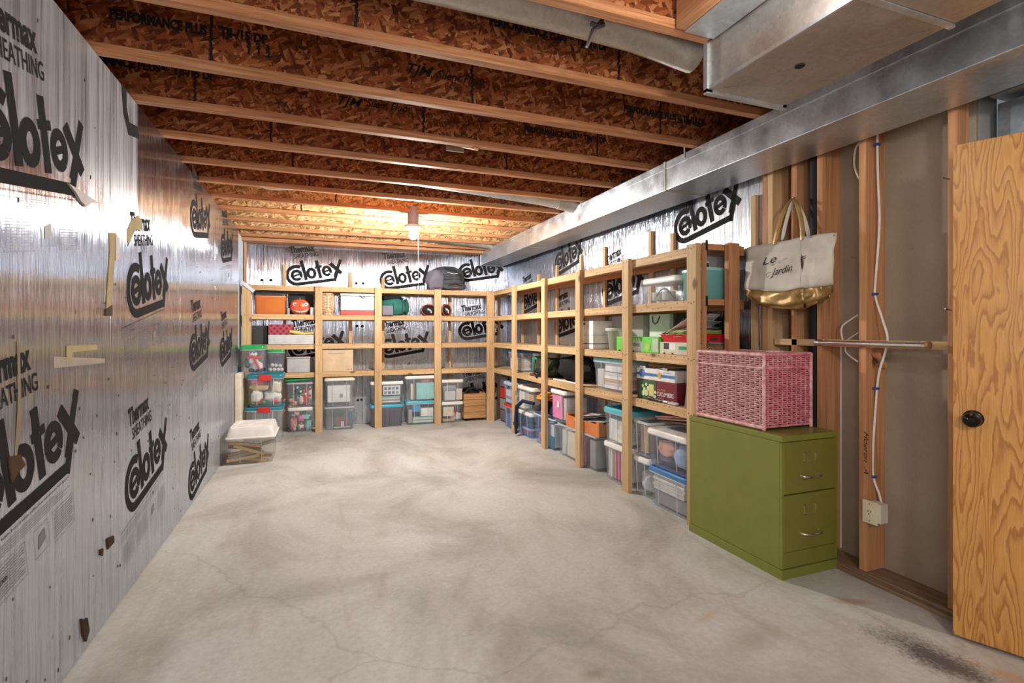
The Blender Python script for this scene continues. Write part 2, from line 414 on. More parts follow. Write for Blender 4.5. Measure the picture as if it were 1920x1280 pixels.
def lay(me, name, mat, loc, face, parent, tilt=0, scale=1, sx=1):
    """put a flat mesh (drawn in local x, y) on a wall that faces the given way"""
    m2 = me
    if mat is not None and (not me.materials): m2.materials.append(mat)
    elif mat is not None and me.materials[0] != mat: m2 = me.copy(); m2.materials.clear(); m2.materials.append(mat)
    o = bpy.data.objects.new(name, m2); C.objects.link(o)
    M = Matrix.Translation(loc) @ FACE[face].to_4x4() @ Matrix.Rotation(R(tilt), 4, 'Z') @ Matrix.Diagonal((scale * sx, scale, scale, 1))
    o.matrix_world = M
    if parent is not None:
        o.parent = parent
        chain = Matrix()
        p = parent
        mats = []
        while p is not None:
            mats.append(p.matrix_parent_inverse @ p.matrix_basis if p.parent else p.matrix_basis); p = p.parent
        for k in reversed(mats): chain = chain @ k
        o.matrix_parent_inverse = chain.inverted(); o.matrix_basis = M
    return o
def lettering(s, name, mat, loc, face, parent, height=.03, tilt=0, offset=.0, shear=0, width=None, align='LEFT'):
    me = text_mesh(s, 1, offset, shear, 1, align)
    xs = [v.co.x for v in me.vertices]; wd = max(xs) - min(xs)
    sc_ = height / .7; sx = 1
    if width: sx = width / (wd * sc_)
    return lay(me, name, mat, loc, face, parent, tilt, sc_, sx)

# ------------------------------------------------------------------ the printed trade mark of the foam boards (drawn 1 wide)
def logo_mesh():
    mb = MB()
    def arc(cx, cy, rx, ry, a0, a1, th, n=26):
        vs = []
        for i in range(n + 1):
            a = R(a0 + (a1 - a0) * i / n)
            vs += [(cx + rx * math.cos(a), cy + ry * math.sin(a), 0), (cx + (rx - th) * math.cos(a), cy + (ry - th) * math.sin(a), 0)]
        mb.add(vs, [(2 * i, 2 * i + 2, 2 * i + 3, 2 * i + 1) for i in range(n)])
    def bar(x0, y0, x1, y1, th):
        d = Vector((x1 - x0, y1 - y0)).normalized(); p = Vector((-d.y, d.x)) * th / 2
        mb.add([(x0 + p.x, y0 + p.y, 0), (x0 - p.x, y0 - p.y, 0), (x1 - p.x, y1 - p.y, 0), (x1 + p.x, y1 + p.y, 0)], [(0, 1, 2, 3)])
    arc(.195, .165, .195, .195, 60, 270, .062)                 # big C running into the underline
    bar(.195, .001, .87, .001, .062); bar(.84, -.03, .915, .13, .058)
    arc(.195, .165, .108, .108, -38, 318, .056); bar(.10, .148, .29, .186, .038)
    bar(.350, .055, .315, .43, .062)
    arc(.455, .170, .090, .108, 0, 360, .058)
    bar(.606, .055, .578, .40, .062); bar(.535, .265, .66, .282, .045)
    arc(.735, .180, .092, .104, -38, 318, .055); bar(.655, .162, .815, .20, .038)
    bar(.815, .315, .99, .10, .072); bar(1.015, .365, .855, .05, .056)
    me = bpy.data.meshes.new('board_logo'); me.from_pydata(mb.v, [], mb.f)
    bm = bmesh.new(); bm.from_mesh(me)
    for body, h, x, y, off, sx in (('Thermax', .120, .150, .585, .035, .62), ('SHEATHING', .082, .20, .475, .010, .62)):
        tm = text_mesh(body, 1, off); k = len(bm.verts)
        bm.from_mesh(tm); bm.verts.ensure_lookup_table()
        xs = [v.co.x for v in bm.verts[k:]]; wd = max(xs) - min(xs)
        tw = .44 if body == 'Thermax' else .43
        for v in bm.verts[k:]: v.co = Vector((x + v.co.x * tw / wd, y + v.co.y * h / .7, 0))
    for f in bm.faces:
        if f.normal.z < 0: f.normal_flip()
    bm.to_mesh(me); bm.free(); return me
LOGO = logo_mesh(); LOGO.materials.append(INK)
# ================================================================== THE SETTING
ZJ = 2.43                       # underside of the joists
SUB = ZJ + .302                 # underside of the floor above
XL, XR, YB = -.87, 2.67, 7.25
S = lambda o: tag(o, kind='structure')
floor = S(bx('floor', -1.1, 3.6, -1.7, 7.5, -.12, 0, CONC))
ceiling = S(bx('ceiling', -1.1, 3.6, -1.7, 7.5, SUB, SUB + .02, OSB_SUB))
BACKING = plain((.42, .41, .39), .9, 0, .1, 'poured_concrete')
wl = S(bx('wall_left', -1.1, -.93, -1.7, 7.5, 0, ZJ - .001, BACKING))
S(bx('wall_rim', -1.14, -1.10, -1.7, 7.5, 0, SUB, OSB))
wb = S(bx('wall_back', -.93, 3.6, 7.31, 7.5, 0, SUB, BACKING))
wr = S(bx('wall_right', 2.765, 2.90, 1.40, 7.31, 0, SUB, BACKING))
wf = S(bx('wall_front', -1.1, 3.6, -1.8, -1.7, 0, SUB, DRY))
S(bx('wall_corridor', 3.5, 3.6, -1.7, 1.4, 0, SUB, DRY))
S(bx('wall_right_near', 2.75, 2.87, -1.7, .45, 0, SUB, DRY))
bx('foam_board', -.929, -.895, 6.625, 7.25, 0, ZJ, plain((.62, .76, .92), .6, 0, .3, 'blue_foam'), wl)
bx('wood_strip', -.885, -.86, 7.20, 7.25, 1.84, 2.40, STUD[2], wl)

# foil faced foam boards, one part each
ys = [-1.7, -.90, .32, 1.54, 2.76, 3.98, 5.20, 6.42, 6.62]
for a, b in zip(ys, ys[1:]):
    bx('foil_panel', -.93, XL, a + .002, b - .002, .004, ZJ - .002, FOIL_Y, wl, .002)
xs = [-.895, -.67, .55, 1.77, 2.67]
for a, b in zip(xs, xs[1:]):
    bx('foil_panel', a + .002, b - .002, YB, 7.31, .004, 2.385, FOIL_X, wb, .002)
ys = [2.485, 3.23, 4.45, 5.67, 6.89, 7.25]
for a, b in zip(ys, ys[1:]):
    bx('foil_panel', XR, 2.765, a + .002, b - .002, .004, ZJ - .002, FOIL_Y, wr, .002)

def logo(face, a, z, parent, wd=.72, tilt=9.5):
    loc = {'+x': (XL + .0015, a, z), '-x': (XR - .0015, a, z), '-y': (a, YB - .0015, z)}[face]
    lay(LOGO, 'printed_logo', INK, loc, face, parent, tilt, wd)
for y, z in ((1.78, 1.70), (1.74, .665), (2.99, 2.31), (2.985, 1.335), (2.96, .365), (4.28, 1.965), (4.26, .97), (4.22, .03), (5.50, 1.93), (5.46, .925), (.5, 1.9), (.5, .9)):
    if z > 2.0 and y > 2.9: continue
    logo('+x', y, z, wl)
for x, z in ((-.39, 1.86), (.80, 1.84), (-.36, .90), (.79, .89), (1.92, 2.08), (1.92, 1.13), (1.93, .17)):
    if z > 2: z = 1.99
    logo('-y', x, z, wb, .70)
for y, z in ((3.36, 1.95), (4.47, 1.52), (6.66, 1.51), (5.58, 1.19), (5.58, 1.93), (4.47, .6), (6.66, .55)):
    logo('-x', y, z, wr, .70, 10)
# the partial mark and the band at the top of the second board, cut off by the joists
mb = MB(); mb.add([(0, .0, 0), (.06, .13, 0), (0, .15, 0), (-.06, .13, 0), (-.07, .16, 0)], [(0, 1, 2)])
mb = MB(); mb.add([(-.04, .17, 0), (-.01, .04, 0), (.06, -.035, 0), (.22, .0, 0), (.19, .055, 0), (.07, .03, 0), (.03, .09, 0), (.03, .17, 0)], [(0, 1, 6, 7), (1, 2, 5, 6), (2, 3, 4, 5)])
me = bpy.data.meshes.new('logo_fragment'); me.from_pydata(mb.v, [], mb.f)
lay(me, 'printed_logo', INK, (XL + .0015, 2.93, 2.26), '+x', wl)
# small print under the marks
def smallprint(face, a, z, parent, s=1.0, lead='reinforced polyisocyanurate foam board with reflective aluminum foil facers'):
    def loc(u, v):
        c, d = math.cos(R(9.5)) * s, math.sin(R(9.5)) * s
        p, q = u * c - v * d, u * d + v * c
        return {'+x': (XL + .0014, a + p, z + q), '-x': (XR - .0014, a - p, z + q), '-y': (a + p, YB - .0014, z + q)}[face]
    if lead: lettering(lead, 'lettering', INK, loc(-.12, -.055), face, parent, .011 * s, 9.5, .004, 0, .95 * s)
    mb = MB(); rnd = random.Random(int(a * 100))
    def rule(u0, u1, v, th=.0022): mb.add([(u0, v, 0), (u1, v, 0), (u1, v + th, 0), (u0, v + th, 0)], [(0, 1, 2, 3)])
    for i in range(5): rule(-.12, .84 - rnd.random() * .2, -.078 - i * .0105)
    for (u0, u1, v0, v1) in ((-.10, .12, -.30, -.15), (.17, .40, -.30, -.15), (.47, .60, -.28, -.15), (.64, .86, -.30, -.15)):
        rule(u0, u1, v0); rule(u0, u1, v1)
        mb.add([(u0, v0, 0), (u0 + .0022, v0, 0), (u0 + .0022, v1, 0), (u0, v1, 0)], [(0, 1, 2, 3)]); mb.add([(u1, v0, 0), (u1 + .0022, v0, 0), (u1 + .0022, v1, 0), (u1, v1, 0)], [(0, 1, 2, 3)])
        if u0 != .47:
            for i in range(10): rule(u0 + .012, u1 - .012 - (rnd.random() * .05 if i % 4 == 3 else 0), v1 - .016 - i * .0125, .003)
        else:
            mb.add([(.50, -.25, 0), (.57, -.23, 0), (.565, -.175, 0), (.51, -.19, 0)], [(0, 1, 2, 3)])
    me = bpy.data.meshes.new('small_print'); me.from_pydata(mb.v, [], mb.f)
    o = lay(me, 'small_print', INK_GREY, loc(0, 0), face, parent, 9.5, s); o['kind'] = 'stuff'
for y, z in ((1.78, 1.70), (1.74, .665), (2.985, 1.335), (2.96, .365), (4.28, 1.965), (5.50, 1.93), (4.26, .97)): smallprint('+x', y, z, wl, .74, 'reinforced polyisocyanurate foam board with reflective aluminum foil facers' if y < 3.2 else None)
lettering('Thermal Performance', 'lettering', INK, (XL + .0014, 1.73, .495), '+x', wl, .018, 9.5, .01)
for x, z in ((-.36, .90), (.79, .89), (1.92, 1.13)): smallprint('-y', x, z, wb, .70, None)
for y, z in ((5.58, 1.19), (3.36, 1.95), (4.47, 1.52)): smallprint('-x', y, z, wr, .70, None)

# torn facing, tape, debris on the left wall (geometry on the boards)
TEAR = plain((.50, .40, .22), .8, 0, .1, 'bare_foam'); FLAP = plain((.42, .37, .36), .6, .2, .2, 'torn_facer'); TAPE = plain((.46, .37, .18), .5, 0, .3, 'masking_tape')
def wallpoly(name, pts, mat, wallx=XL, th=.003, parent=wl, sgn=1):
    ps = [(PY(px, wallx), PZ(py, wallx, PY(px, wallx))) for px, py in pts]; n = len(ps)
    x0, x1 = wallx + .0006 * sgn, wallx + th * sgn
    mb = MB(); mb.add([(x0, y, z) for y, z in ps] + [(x1, y, z) for y, z in ps], [tuple(range(n, 2 * n))] + [(i, (i + 1) % n, n + (i + 1) % n, n + i) for i in range(n)])
    return mb.build(name, mat, parent)
wallpoly('torn_flap', [(123, 343), (150, 360), (180, 380), (166, 380), (156, 387), (146, 376), (138, 362)], FLAP, th=.010)
wallpoly('torn_strip', [(203, 436), (216, 436), (222, 452), (219, 486), (214, 486), (206, 590), (198, 592), (199, 560), (205, 470)], TEAR, th=.003)
wallpoly('torn_edge', [(214, 442), (222, 446), (221, 486), (215, 488)], FLAP, th=.006)
wallpoly('torn_strip', [(238, 430), (246, 412), (258, 404), (265, 414), (264, 432), (254, 430), (248, 440), (241, 458), (238, 452)], TEAR, th=.003)
wallpoly('torn_edge', [(196, 580), (208, 572), (208, 592), (196, 592)], plain((.10, .06, .04), .8, 0, .1, 'dark_debris'), th=.006)
wallpoly('tape_strip', [(124, 648), (180, 646), (182, 655), (136, 660), (132, 680), (124, 682)], TAPE, th=.002)
wallpoly('tape_strip', [(100, 668), (196, 672), (196, 680), (100, 690)], plain((.48, .44, .40), .35, .5, .3, 'old_tape'), th=.0015)
wallpoly('debris_clump', [(149, 1160), (156, 1166), (160, 1158), (164, 1182), (158, 1203), (152, 1190)], plain((.07, .038, .022), .9, 0, .1, 'debris'), th=.008)
wallpoly('debris_clump', [(198, 1010), (211, 1004), (212, 1016), (200, 1030)], plain((.07, .038, .022), .9, 0, .1, 'debris'), th=.006)
wallpoly('debris_clump', [(185, 1030), (191, 1028), (190, 1042), (185, 1040)], plain((.07, .038, .022), .9, 0, .1, 'debris'), th=.006)
wallpoly('debris_clump', [(14, 858), (34, 852), (44, 872), (30, 886), (20, 904), (16, 880)], plain((.10, .06, .035), .9, 0, .1, 'dark_debris'), th=.006)
wallpoly('torn_strip', [(31, 640), (36, 642), (39, 800), (28, 870), (26, 866), (33, 760)], plain((.34, .26, .17), .8, 0, .1, 'bare_foam'), th=.002)
rnd = random.Random(3); mb = MB()
for i in range(110):                        # nicks and nail pops scattered over the lower left boards
    y, z = rnd.uniform(1.9, 5.5), rnd.uniform(.05, 1.1) if rnd.random() < .75 else rnd.uniform(1.1, 2.3)
    a, b = rnd.uniform(.002, .006), rnd.uniform(.003, .016)
    mb.box(XL, XL + .0025, y, y + a, z, z + b)
o = mb.build('wall_nicks', plain((.13, .09, .06), .9, 0, .1, 'dark_debris'), wl); o['kind'] = 'stuff'
HOLE = plain((.03, .03, .03), .9, 0, .1, 'hole')
for px, py in ((491, 525), (508, 525), (668, 531), (681, 531), (669, 611), (679, 611), (671, 750), (678, 749)):
    x = PX(px, YB); z = PZ(py, x, YB); MB().lathe([(.0001, 0), (.016, 0), (.018, -.004), (.0001, -.004)], 12, (x, YB, z), 'y').build('cap_nail', HOLE, wb)

# joists: web + two flanges each
def joist(yf, x0=-1.098, x1=3.4, mat=OSB):
    wj = bx('joist', x0, x1, yf + .018, yf + .028, ZJ + .036, SUB - .036, mat, ceiling)
    bx('flange', x0, x1, yf, yf + .046, ZJ, ZJ + .038, FLANGE, wj, .002)
    bx('flange', x0, x1, yf, yf + .046, SUB - .038, SUB - .0005, FLANGE, wj, .002)
    return wj
JY = [2.10 + .488 * k for k in range(-7, 11)]
JO = {}
for k, yf in enumerate(JY):
    if yf < 1.7: JO[k] = joist(yf, -1.098, 1.30 if yf < 1.5 else 1.455)
    else: JO[k] = joist(yf, mat=OSB_BULB_LIT if yf > 4.9 else OSB)
bx('sill_plate', -.93, 2.75, 7.06, 7.309, 2.388, ZJ - .001, STUD[0], ceiling, .002)
jk = lambda n: JO[7 + n]         # n = 0 is the joist at y 2.10
def jtext(n, s, px, py, wd=None, h=.034, shear=0, off=.065, tilt=0):
    yf = JY[7 + n] + .017; x = PX(px, yf); z = PZ(py, x, yf)
    if wd: wd = PX(wd, yf) - x
    lettering(s, 'lettering', INK, (x, yf, z), '-y', jk(n), h * 1.2, tilt, off, shear, wd)
jtext(1, 'PERFORMANCE PLUS', 205, 33, 388); jtext(1, 'TJI-/15 DF', 412, 66, 502, .032)
jtext(1, 'TJM', 757, 136, 806, .045, .4, .012); jtext(1, 'Silent Floor', 818, 146, 912, .038, .35, .01)
jtext(1, 'PERFORMANCE PLUS\u2122 TJI-/15 DF', 1170, 208, 1322, .030)
jtext(2, 'PERFORMANCE PLUS\u2122 TJI-/15 DF', 110, 106, 402, .032)
jtext(2, 'TJM', 628, 194, 674, .042, .4, .012); jtext(2, 'Silent Floor', 686, 199, 772, .038, .35, .01)
jtext(2, 'PERFORMANCE PLUS\u2122 TJI-/15 DF', 983, 246, 1136, .030)
jtext(0, 'PERFORMANCE PLUS\u2122 TJI-/15 DF', 918, 46, 1140, .034)
jtext(4, 'PERFORMANCE PLUS\u2122 TJI-/15 DF', 330, 258, 480, .030); jtext(4, 'TJM Silent Floor', 648, 296, 756, .036, .3)
jtext(5, 'PERFORMANCE PLUS\u2122 TJI-/15 DF', 925, 331, 1040, .028)
for n, px, py, s in ((1, 462, 88, '3  2  3'), (1, 462, 100, '1  1  2'), (1, 1270, 230, '3 1 2')): jtext(n, s, px, py, px + 44, .022)
for n, px in ((1, 396), (1, 885), (1, 1238), (0, 668), (0, 1160), (2, 366), (2, 794), (2, 1120), (3, 508), (4, 549), (4, 1090), (5, 580), (6, 630), (7, 565), (3, 950)):
    yf = JY[7 + n] + .018; x = PX(px, yf); mb = MB(); z = ZJ + .04; rnd = random.Random(px)
    while z < SUB - .045:
        d = rnd.uniform(-.004, .004); mb.box(x + d - .006, x + d + .006, yf - .0015, yf, z, z + .010); z += .0095
    mb.build('web_seam', INK, jk(n))
# little brace and board scrap in the third bay
bx('board_scrap', PX(835, 3.3), PX(868, 3.3), 3.27, 3.285, ZJ + .02, ZJ + .17, DRY, ceiling)
M = Matrix.Translation((PX(855, 3.25), 3.28, ZJ + .07)) @ Matrix.Rotation(R(30), 4, 'Z') @ Matrix.Rotation(R(20), 4, 'X')
MB().box(-.018, .018, -.21, .21, -.012, .012, .002, M).build('brace', PINE[1], ceiling)

# right wall framing: studs, plate, blocking, drywall
for a, b in ((.45, .5), ): pass
FX = 2.61
def stud(y0, y1, x0=FX, x1=2.75, z0=.04, z1=SUB - .04, mat=STUD[2]): return bx('stud', x0, x1, y0, y1, z0, z1, mat, wr, .002)
stud(2.412, 2.448); stud(2.372, 2.409, mat=PINE[2]); stud(2.200, 2.238); stud(2.038, 2.072, 2.61)
st4 = stud(1.796, 1.834); stud(1.398, 1.436, 2.61, 2.69)
bx('shaded_recess', 2.742, 2.748, 2.24, 2.37, .04, ZJ, plain((.20, .09, .045), .8, 0, .1, 'recess_shade'), wr)  # dark sheet closing the stud recess, shade put into its colour
bx('bottom_plate', 2.605, 2.75, 1.36, 2.448, 0, .038, OLDWOOD, wr, .003)
bx('blocking', 2.61, 2.645, 1.436, 2.36, 1.185, 1.222, PINE[1], wr, .002)
bx('top_plate', 2.60, 2.75, 1.36, 2.448, ZJ - .04, ZJ, STUD[1], wr)
for a, b in ((1.40, 1.815), (1.815, 2.45)): bx('drywall_sheet', 2.750, 2.764, a + .001, b - .001, .012, SUB - .04, DRY, wr)
tp = bx('edge_tape', 2.7485, 2.7498, 2.030, 2.062, .05, 1.19, plain((.70, .70, .74), .5, 0, .3, 'edge_tape'), wr)
for i in range(8):
    z = .10 + i * .145
    me = text_mesh('SHEETROCK' if i % 2 else 'EASY', 1, .02)
    me2 = me.copy(); me2.materials.append(plain((.55, .05, .06), .5, 0, .3, 'red_print') if i % 2 else plain((.08, .12, .45), .5, 0, .3, 'blue_print'))
    o = bpy.data.objects.new('lettering', me2); C.objects.link(o)
    o.matrix_world = Matrix.Translation((2.748, 2.052, z)) @ FACE['-x'].to_4x4() @ Matrix.Rotation(R(90), 4, 'Z') @ Matrix.Scale(.017, 4)
    o.parent = wr
me2 = text_mesh('Hoeren  A', 1, 0, .45).copy(); me2.materials.append(INK)
o = bpy.data.objects.new('lettering', me2); C.objects.link(o)
o.matrix_world = Matrix.Translation((FX - .001, 1.808, .76)) @ FACE['-x'].to_4x4() @ Matrix.Rotation(R(-90), 4, 'Z') @ Matrix.Diagonal((.05, .035, 1, 1)); o.parent = wr
S(bx('baseboard_right', 2.585, 2.600, 1.38, 1.95, 0, .020, OLDWOOD, None, .003))
# door header and jamb beside the open door

# ================================================================== SERVICES OVERHEAD
def rnd_tube(name, pts, r, mat, parent=None, n=16): return MB().tube(pts, r, n).build(name, mat, parent, True)
DX0, DX1, DZ = 2.22, 2.565, 2.232
duct = empty('air_duct', (DX0, 7.2, DZ), 'long rectangular galvanised air duct running along the ceiling to the back wall', 'air duct')
for a, b in ((5.42, 7.2), (2.92, 5.42), (.1, 2.92)):
    s_ = bx('duct_section', DX0, DX1, a + .003, b - .003, DZ, ZJ - .004, GALV, duct, .004)
    bx('duct_seam', DX0 - .004, DX1 + .004, b - .025, b - .004, DZ - .004, ZJ - .002, GALV_D if b < 7 else GALV, s_, .001)
    for q in range(int((b - a) / 1.1)):
        yy = a + .6 + q * 1.1
bx('edge_fold', DX0 - .005, DX0 - .001, .1, 7.19, ZJ - .055, ZJ - .049, GALV, duct)
for px in (1285, 1090, 998):
    y = PY(px, DX0); MB().box(DX0 - .004, DX0 - .001, y, y + .012, DZ + .16, ZJ + .06).build('hanger_strap', GALV_D, duct)
ple = empty('supply_plenum', (1.463, 1.654, 2.232), 'large dented galvanised plenum box hanging at the top right near the camera', 'air duct')
b_ = bx('plenum_body', 1.463, 1.87, 1.03, 1.64, 2.236, SUB - .06, GALV_D, ple, .003)
bx('plenum_body', 1.463, 1.87, -.6, 1.01, 2.236, SUB - .06, GALV_D, ple, .003)
fl = MB(); fl.box(1.452, 1.480, 1.635, 1.655, 2.228, ZJ + .01); fl.box(1.452, 1.88, 1.635, 1.655, 2.222, 2.240); fl.box(1.86, 1.885, 1.635, 1.655, 2.228, ZJ)
fl.build('end_flange', GALV, ple)
bx('edge_fold', 1.457, 1.4625, -.6, 1.64, 2.236, 2.250, GALV, ple)
bx('duct_seam', 1.46, 1.875, 1.01, 1.03, 2.230, 2.236, GALV, ple)
bx('corner_patch', 1.862, 1.878, 1.012, 1.03, 2.228, 2.236, GALV, ple)
x = PX(1503, 1.35); MB().lathe([(.0001, 0), (.017, 0), (.017, -.003), (.0001, -.003)], 18, (1.64, 1.37, 2.2355)).build('port_hole', HOLE, ple)
for (a, b, c, d) in ((1.49, 1.62, 1.84, 1.06), (1.50, 1.60, 1.86, 1.40)):
    mb = MB(); mb.tube([(a, b, 2.2358), (c, d, 2.2358)], .0014, 5); mb.build('crease', plain((.18, .16, .14), .7, .3, .2, 'dark_crease'), ple)
pan = empty('joist_pan', (1.31, 1.5, ZJ), 'flat galvanised return pan fixed under the joists left of the big plenum', 'air duct')
bx('pan_sheet', 1.315, 1.452, -.6, 1.60, ZJ - .012, ZJ - .006, GALV, pan)
S(bx('trim_2', 1.275, 1.313, -.6, 1.60, ZJ - .006, SUB, STUD[1]))
mb = MB(); mb.tube([(.0, 1.85, 2.56), (.9, 1.85, 2.56), (1.25, 1.85, 2.55), (1.56, 1.83, 2.50)], .082, 20)
tag(mb.build('round_duct', GALV_D, None, True), 'round grey duct tucked between the two nearest joists beside the big plenum', 'air duct')
rd = empty('branch_duct', (2.2, 4.28, 2.5), 'round galvanised branch duct in a joist bay with an elbow onto the long duct', 'air duct')
rnd_tube('duct_pipe', [(.2, 4.30, 2.60), (1.2, 4.29, 2.545), (1.9, 4.28, 2.50), (2.10, 4.28, 2.48)], .078, GALV, rd, 20)
rnd_tube('duct_elbow', [(2.08, 4.28, 2.485), (2.15, 4.27, 2.475), (2.22, 4.26, 2.46), (2.28, 4.25, 2.44), (2.33, 4.25, 2.40)], .086, GALV_D, rd, 20)
mb = MB(); mb.tube([(.9, 6.76, 2.56), (1.6, 6.75, 2.51), (2.2, 6.74, 2.48), (2.32, 6.74, 2.40)], .075, 20)
tag(mb.build('round_duct', GALV_D, None, True), 'farthest round duct, in the last joist bay by the back wall', 'air duct')
# metal strap hanging from the near joist
hs = empty('pipe_hanger', (1.0, 1.75, 2.5), 'bent metal strap hanging from the near joist bay beside the printed web', 'bracket')
ph = lambda px, py, Y=1.75: (PX(px, Y), Y, PZ(py, PX(px, Y), Y))
MB().tube([ph(1136, 18), ph(1128, 40), ph(1112, 58), ph(1100, 88)], [.008, .009, .010, .006], 8).build('strap', STEEL, hs, True)
MB().tube([ph(1108, 44), ph(1122, 50), ph(1132, 46)], .010, 8).build('clamp', plain((.12, .13, .13), .5, .6, .4, 'dark_steel'), hs, True)
mb = MB().blob((PX(1113, 4.3), 4.22, PZ(362, PX(1113, 4.3), 4.3)), (.16, .16, .05), .35, 5)
tag(mb.build('pink_insulation', fabric('pink_glass_wool', (.62, .20, .16), 60, .95, 1.0), None, True), 'tuft of pink insulation stuffed above the long duct', 'insulation')

# bulb and fitting
lt = empty('ceiling_light', (BULB.x, BULB.y, ZJ), 'bare glowing bulb in a white porcelain holder with a pull string', 'lamp')
em = bpy.data.materials.new('glowing_glass'); em.use_nodes = True; t = em.node_tree; t.nodes.clear()
e = N(t, 'ShaderNodeEmission'); e.inputs[0].default_value = (1, .96, .89, 1); e.inputs[1].default_value = BULB_STRENGTH
o_ = t.nodes.new('ShaderNodeOutputMaterial'); t.links.new(e.outputs[0], o_.inputs[0])
bz = PZ(441, BULB.x, BULB.y)
MB().lathe([(.0001, -.042), (.022, -.037), (.038, -.018), (.042, .002), (.036, .022), (.022, .040), (.014, .05)], 20, (BULB.x, BULB.y, bz)).build('bulb', em, lt, True)
WHITEC = plain((.82, .80, .76), .35, 0, .5, 'porcelain')
MB().lathe([(.014, bz + .045), (.024, bz + .047), (.030, bz + .06), (.075, bz + .075), (.082, bz + .090), (.082, bz + .097), (.05, bz + .10)], 24, (BULB.x, BULB.y, 0)).build('lamp_holder', WHITEC, lt, True)
MB().lathe([(.055, bz + .10), (.055, ZJ + .06)], 16, (BULB.x, BULB.y, 0)).build('junction_box', plain((.30, .30, .36), .5, .3, .4, 'box_metal'), lt, True)
MB().tube([(BULB.x + .045, BULB.y - .03, bz + .08), (BULB.x + .047, BULB.y - .03, 1.9), (BULB.x + .046, BULB.y - .03, 1.30)], .0018, 5).build('pull_string', plain((.75, .72, .66), .8, 0, .2, 'string'), lt)
WIRE = plain((.78, .74, .68), .45, 0, .4, 'white_cable')
def cable(name, pts, r, label, mat=WIRE):
    # smooth through the points
    P = [Vector(p) for p in pts]; out = []
    for i in range(len(P) - 1):
        a, b, c, d = P[max(i - 1, 0)], P[i], P[i + 1], P[min(i + 2, len(P) - 1)]
        for k in range(6):
            u = k / 6; out.append(.5 * ((2 * b) + (-a + c) * u + (2 * a - 5 * b + 4 * c - d) * u * u + (-a + 3 * b - 3 * c + d) * u ** 3))
    out.append(P[-1])
    o = MB().tube(out, r, 7).build(name, mat, None, True)
    return tag(o, label, 'cable') if label else o
yy = 5.0
cable('electric_cable', [(BULB.x + .05, BULB.y, ZJ - .02), (BULB.x + .20, 5.06, ZJ - .045), (BULB.x + .42, 5.05, ZJ - .03), (BULB.x + .62, 5.05, ZJ + .03)], .006, 'white cable running right from the bare ceiling bulb')
y3 = 4.55
cable('electric_cable', [(PX(478, y3), y3, ZJ + .02), (PX(500, y3), y3, ZJ - .012), (PX(530, y3), y3, ZJ - .008), (PX(570, y3), y3, ZJ + .02)], .006, 'short white cable sagging under a joist near the left wall')

# wires on the stud wall
def sp(px, py, X): y = PY(px, X); return (X, y, PZ(py, X, y))
wiring = cable('electric_cable', [sp(1647, 215, 2.66), sp(1645, 262, 2.66), sp(1646, 330, 2.66), sp(1649, 420, 2.66), sp(1642, 520, 2.66), sp(1641, 555, 2.66), sp(1655, 600, 2.65), sp(1664, 640, 2.655), sp(1648, 700, 2.66), sp(1642, 760, 2.66), sp(1637, 840, 2.66), sp(1637, 890, 2.66), sp(1648, 925, 2.67), sp(1653, 943, 2.67)], .0055, 'white electric cable stapled down the stud to the wall outlet')
for px, py in ((1645, 271), (1641, 551), (1643, 728), (1638, 893)):
    x, y, z = sp(px, py, 2.66); bx('cable_staple', x - .012, x + .010, y - .011, y + .011, z - .006, z + .006, plain((.04, .07, .30), .5, 0, .4, 'blue_staple'), wiring)
cable('electric_cable', [sp(1613, 265, 2.70), sp(1604, 280, 2.70), sp(1602, 310, 2.70), sp(1611, 335, 2.66)], .005, 'short white cable loop at the top of the stud under the duct')
cable('electric_cable', [sp(1609, 590, 2.68), sp(1592, 601, 2.68), sp(1579, 612, 2.68), sp(1578, 628, 2.68), sp(1584, 648, 2.68), sp(1588, 662, 2.68), sp(1609, 678, 2.68)], .0045, 'white cable loop behind the chrome rod left of the stud')
cable('electric_cable', [sp(1609, 624, 2.69), sp(1596, 632, 2.69), sp(1585, 641, 2.69)], .0035, 'thin white cable end just above the chrome rod')
so = empty('wall_outlet', (FX, 1.80, .35), 'ivory wall outlet mounted on the lower part of the bare stud', 'outlet')
y0 = PY(1617, FX - .01); y1 = PY(1645, FX - .01); zt = PZ(934, FX, y0); zb_ = zt - .115
IV = plain((.66, .60, .42), .4, 0, .4, 'ivory_plastic')
yc = (y0 + y1) / 2; zc = (zt + zb_) / 2
bx('cover_plate', FX - .012, FX - .004, yc - .037, yc + .037, zb_, zt, IV, so, .002)
bx('outlet_box', FX - .004, FX + .05, yc - .05, yc + .015, zb_ + .012, zt - .008, plain((.60, .55, .46), .5, 0, .4, 'box_plastic'), so, .002)
MB().lathe([(.0001, 0), (.019, 0), (.019, -.003), (.0001, -.003)], 20, (FX - .012, yc, zc), 'x').build('socket_face', IV, so)
for dy, dz in ((-.006, .005), (.006, .005), (0, -.007)): bx('socket_slot', FX - .0165, FX - .0145, yc + dy - .0015, yc + dy + .0015, zc + dz - .004, zc + dz + .004, HOLE, so)
for dz in (-.042, .042): MB().lathe([(.0001, 0), (.003, 0), (.003, -.002), (.0001, -.002)], 8, (FX - .012, yc, zc + dz), 'x').build('screw', plain((.35, .18, .10), .5, .5, .4, 'screw'), so)
# black drain pipe
bp = empty('drain_pipe', (2.66, 2.106, .04), 'black plastic drain pipe standing between the studs behind the file cabinet', 'pipe')
BLK = plain((.016, .016, .018), .65, 0, .2, 'black_plastic')
MB().tube([(2.645, 2.106, .039), (2.645, 2.106, ZJ + .1)], .030, 18).build('pipe', BLK, bp, True)
